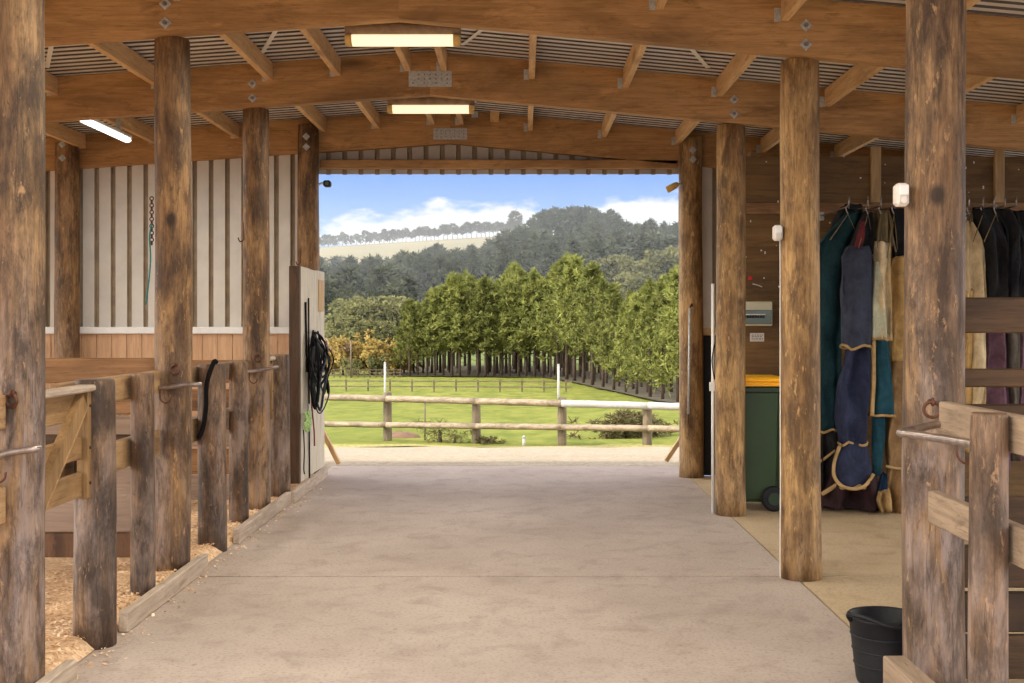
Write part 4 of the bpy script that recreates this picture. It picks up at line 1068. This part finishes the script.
# autumn bushes and olive trees on the left
autumn = [broad_meshes(11, 4.0, 1.9, 'autumn', 150, 14, .4, .09, .05), broad_meshes(12, 4.0, 1.9, 'pinkish', 110, 12, .4, .06, .05), broad_meshes(13, 4.0, 2.0, 'olive', 150, 14, .4, .1, .05)]
olive = [broad_meshes(21, 8.0, 3.4, 'olive', 240, 14, .6, .16, .1), broad_meshes(22, 8.0, 3.8, 'olive', 240, 14, .6, .16, .12)]
for i, (px, Y, ht, kd, l) in enumerate(((333,138,4.6,1,'bare pinkish shrub tree at the far left field edge'), (343,136,4.2,1,'pinkish dry tree left of the pale lamp pole'), (358,136,5.0,0,'golden autumn tree right of the pale lamp pole'),
        (372,137,4.6,0,'golden autumn tree second right of the pale lamp pole'), (384,134,4.0,0,'small golden bush nearer the windbreak'), (394,136,4.2,0,'golden bush touching the windbreak left end'), (352,131,2.0,2,'low green bush below the golden trees'), (378,132,2.4,2,'low green bush by the windbreak left end'), (326,134,3.6,0,'golden bush beside the rope panel edge'), (404,140,4.0,0,'golden bush glimpsed between the first pine trunks'))):
    x = PX(px, Y); tree('autumn_tree' if kd != 2 else 'green_bush', autumn[kd], x, Y, ht/4.0, l, 'autumn trees at the far field edge')
for i, (px, Y, ht) in enumerate(((332,192,5.5),(342,188,6.5),(352,192,8.2),(361,196,8.8),(371,190,8.6),(381,194,9.2),(391,190,8.2),(399,198,9.0),(408,196,8.0),(346,176,5.0),(366,178,6.2),(386,176,6.0),(326,182,4.0))):
    x = PX(px, Y); tree('olive_tree', olive[i % 2], x, Y, ht/8.0, 'rounded olive green tree in the valley, %s counted from the left' % ORD[[p for p in sorted(q[0] for q in ((332,),(342,),(352,),(361,),(371,),(381,),(391,),(399,),(408,),(346,),(366,),(386,),(326,)))].index(px)], 'rounded trees in the valley')
for i, (px, Y, ht) in enumerate(((604,296,8.5),(616,300,9.0),(627,296,8.4),(640,290,8.0),(652,290,9.4),(663,292,10.5),(675,294,11.5),(688,292,11),(645,272,7),(628,276,7))):
    x = PX(px, Y); tree('olive_tree', olive[i % 2], x, Y, ht/8.0, 'rounded olive tree on the hill above the right pines, %s of the clump' % ORD[i], 'rounded trees on the right hill')
tree('autumn_tree', autumn[1], PX(618, 170), 170, 2.6, 'pinkish bare tree showing over the pine tops', 'pale trees behind the pines'); tree('autumn_tree', autumn[1], PX(634, 172), 172, 2.5, 'second pinkish bare tree over the pine tops, further right', 'pale trees behind the pines')
# forest on the hill
forest = [pine_meshes(31, 12, .06, .24, 80, 12, 1.5, .22, 'forest'), pine_meshes(32, 12, .1, .28, 80, 12, 1.5, .24, 'forest', 1), pine_meshes(33, 12, .05, .2, 70, 12, 1.4, .2, 'forest'), pine_meshes(34, 12, .08, .3, 80, 12, 1.5, .24, 'forest', 1)]
fc = []
for Y, n in ((225,36),(258,38),(295,44),(335,50),(375,54),(415,58),(450,60)):
    for i in range(n):
        px = lerp(225, 770, (i+R.uniform(.1,.9))/n); fc.append((px, Y+R.uniform(-14,14)))
for (px, Y) in fc:
    if Y < 300 and px > 415: continue
    x = PX(px, Y); tree('forest_tree', R.choice(forest), x, Y, R.uniform(.72, 1.12), 'dark grey green tree in the dense forest on the far hillside', 'trees of the hillside forest', sx=1.15)
hilltop = [pine_meshes(41, 16, .55, .2, 90, 12, 1.4, .2, 'forest', 1, 'bark'), pine_meshes(42, 16, .6, .24, 90, 12, 1.4, .2, 'forest', 1, 'bark')]
for i, (px, ty) in enumerate(((530,222),(538,215),(546,212),(555,209),(563,211),(571,208),(579,209),(587,208),(595,211),(602,214),(611,212),(617,216))):
    Y = 440 + R.uniform(-6, 6); x = PX(px, Y); h = PZ(ty, Y) - ground(x, Y)
    tree('hilltop_pine', hilltop[i % 2], x, Y, h/16.0, 'tall spreading pine on the hilltop skyline, %s from the left' % ORD[i], 'tall pines on the hilltop', sx=1.0)
for i, (px, ty) in enumerate(((632,226),(640,230),(648,226),(656,229),(664,224),(672,227),(681,222),(690,224))):
    Y = 440 + R.uniform(-6, 6); x = PX(px, Y); h = PZ(ty, Y) - ground(x, Y)
    tree('skyline_tree', forest[i % 4], x, Y, h/12.0, 'dark tree on the right skyline beyond the hilltop pines, %s from the left' % ORD[i], 'trees on the right skyline')
ridge = [pine_meshes(51, 8, .4, .3, 50, 10, 1.2, .26, 'forest', 1, 'bark2', .2), pine_meshes(52, 8, .15, .3, 50, 10, 1.2, .3, 'forest', 1, 'bark2', .2)]
px = 262
while px < 524:
    Y = 800 + R.uniform(-5,5); x = PX(px, Y); k = 1 if px < 395 and R.random() < .6 else 0
    tree('ridge_tree', ridge[k], x, Y, R.uniform(.75,1.15)*(1.0 if px < 440 else 1.1), 'distant tree in the line along the bare hill ridge', 'tree line on the bare ridge', sx=1.1); px += R.uniform(3.5, 5.5)
tree('ridge_tree', ridge[0], PX(515,780), 780, 1.9, 'lone taller tree on the ridge left of the hilltop pines', 'tree line on the bare ridge')
# shrubs near the fence
shr = [broad_meshes(61, 1.0, .9, 'shrub', 120, 12, .22, .02, 0), broad_meshes(62, 1.0, .8, 'shrub', 60, 8, .3, .012, 0)]
for px, Y, h, l, k, sx in ((625,33,.75,'dry brown shrub behind the right end of the fence',0,1.4), (640,34,.7,'dry shrub beside the right fence post',0,1.3), (655,34.5,.5,'low shrub at the far right behind the fence',0,1.3), (612,33,.5,'low dry shrub left of the larger brown one',0,1.2),
                           (490,30.2,.22,'small dark weed tuft by the gravel under the fence',0,2.0), (440,30.6,.55,'bare twiggy bush left of the middle fence post',1,1.1), (455,30.4,.35,'low twigs beside the middle fence post',1,1.2)):
    x = PX(px, Y); tree('dry_shrub', shr[k], x, Y, h, l, 'dry shrubs along the fence', 'shrub', sx)

# ------------------------------------------------------------------ haze over the valley (real scattering volume)
hz = MB().box(-420, 420, 150, 790, -8, 58, 0)
t = bpy.data.materials.new('valley_haze'); t.use_nodes = True; nt = t.node_tree; nt.nodes.clear()
ou = nt.nodes.new('ShaderNodeOutputMaterial'); vs_ = nt.nodes.new('ShaderNodeVolumeScatter')
vs_.inputs['Color'].default_value = (.93,.96,1,1); vs_.inputs['Density'].default_value = .00036; vs_.inputs['Anisotropy'].default_value = .2
nt.links.new(vs_.outputs[0], ou.inputs['Volume'])
o = hz.build('valley_haze', t, org=(0,0,0)); setp(o, 'thin haze lying over the far valley and hills', None, None, 'stuff')

# ------------------------------------------------------------------ sky and sun
w = bpy.data.worlds.new('sky'); S.world = w; w.use_nodes = True; nt = w.node_tree; N = nt.nodes; N.clear()
def nd(ty, **kw):
    n = N.new(ty)
    for k_, v in kw.items():
        if hasattr(n, k_): setattr(n, k_, v)
    return n
def ln(a, b): nt.links.new(a, b)
def mth(op, a, b=None, c=None):
    n = nd('ShaderNodeMath', operation=op)
    for i, v in enumerate((a, b, c)):
        if v is None: continue
        if isinstance(v, (int, float)): n.inputs[i].default_value = v
        else: ln(v, n.inputs[i])
    return n.outputs[0]
def mr(v, a, b, c=0., d=1., interp_='SMOOTHSTEP'):
    n = nd('ShaderNodeMapRange', interpolation_type=interp_); ln(v, n.inputs[0])
    for i, q in enumerate((a, b, c, d)): n.inputs[i+1].default_value = q
    return n.outputs[0]
tc = nd('ShaderNodeTexCoord'); sx = nd('ShaderNodeSeparateXYZ'); ln(tc.outputs['Generated'], sx.inputs[0])
X_, Y_, Z_ = sx.outputs
rp = nd('ShaderNodeValToRGB'); e = rp.color_ramp.elements
e[0].position = .02; e[0].color = (*lin((186,212,248)), 1); e[1].position = .5; e[1].color = (*lin((70,128,226)), 1)
q = e.new(.085); q.color = (*lin((146,188,249)), 1); q = e.new(.135); q.color = (*lin((96,154,246)), 1)
ln(Z_, rp.inputs[0])
mp = nd('ShaderNodeMapping'); mp.inputs['Scale'].default_value = (1,1,2.6); ln(tc.outputs['Generated'], mp.inputs['Vector'])
no = nd('ShaderNodeTexNoise'); no.inputs['Scale'].default_value = 17; no.inputs['Detail'].default_value = 8; no.inputs['Roughness'].default_value = .55; ln(mp.outputs[0], no.inputs['Vector'])
no2 = nd('ShaderNodeTexNoise'); no2.inputs['Scale'].default_value = 2.2; no2.inputs['Detail'].default_value = 6; ln(mp.outputs[0], no2.inputs['Vector'])
cen = mth('ADD', .077, mth('MULTIPLY', X_, .05))
dist = mth('DIVIDE', mth('ABSOLUTE', mth('SUBTRACT', Z_, cen)), .022)
left = mr(X_, -.2, -.09, -.55, .22)
cl = mth('ADD', mth('SUBTRACT', mth('MULTIPLY', no.outputs['Fac'], 2.2), dist), left)
cl = mr(cl, .28, .66)
far = mr(no2.outputs['Fac'], .48, .68)
hi = mr(Z_, .16, .3)
mask = mth('MAXIMUM', cl, mth('MULTIPLY', far, hi))
mx = nd('ShaderNodeMix', data_type='RGBA'); ln(mask, mx.inputs[0]); ln(rp.outputs[0], mx.inputs[6]); mx.inputs[7].default_value = (.86,.88,.93,1)
# unseen bright cloud bank added behind and to both sides to light the interior
bk = mr(Y_, .35, -.25); bk = mth('MULTIPLY', bk, .5); lf = mth('MAXIMUM', mth('MULTIPLY', mr(X_, -.35, -.8), 1.5), mth('MULTIPLY', mr(X_, .4, .85), 1.0)); bright = mth('MAXIMUM', bk, lf)
bright = mth('MULTIPLY', bright, mr(Z_, -.05, .1))
cb = mth('MULTIPLY', mth('ADD', 3.6, mth('MULTIPLY', no2.outputs['Fac'], 4.0)), 1.0)
cc = nd('ShaderNodeCombineXYZ')
for i, k_ in enumerate((1.0, .97, .93)): ln(mth('MULTIPLY', cb, k_), cc.inputs[i])
mx2 = nd('ShaderNodeMix', data_type='RGBA'); mx2.clamp_factor = False; ln(bright, mx2.inputs[0]); ln(mx.outputs[2], mx2.inputs[6]); ln(cc.outputs[0], mx2.inputs[7])
bg = nd('ShaderNodeBackground'); ln(mx2.outputs[2], bg.inputs[0]); bg.inputs[1].default_value = 1.0
wo = nd('ShaderNodeOutputWorld'); ln(bg.outputs[0], wo.inputs[0])
su = bpy.data.lights.new('sun', 'SUN'); su.energy = 4.0; su.angle = math.radians(.6); su.color = (1,.95,.86)
so = bpy.data.objects.new('sun', su); COL.objects.link(so)
so.rotation_euler = Vector((.62,.42,-.72)).to_track_quat('-Z', 'Y').to_euler()

# ------------------------------------------------------------------ camera and view
cam = bpy.data.cameras.new('camera'); co = bpy.data.objects.new('camera', cam); COL.objects.link(co)
co.location = (0, 0, CH); co.rotation_euler = (math.radians(90), 0, 0)
cam.sensor_width = 36; cam.lens = 36*F/1024; cam.shift_x = -12/1024; cam.shift_y = -19.5/1024*1.0
cam.clip_end = 3000; S.camera = co
S.view_settings.view_transform = 'Standard'; S.view_settings.look = 'None'; S.view_settings.exposure = 0.0; S.view_settings.gamma = 1
S.view_settings.use_curve_mapping = False
S.cycles.max_bounces = 8; S.cycles.diffuse_bounces = 6; S.cycles.transparent_max_bounces = 8; S.cycles.volume_bounces = 1
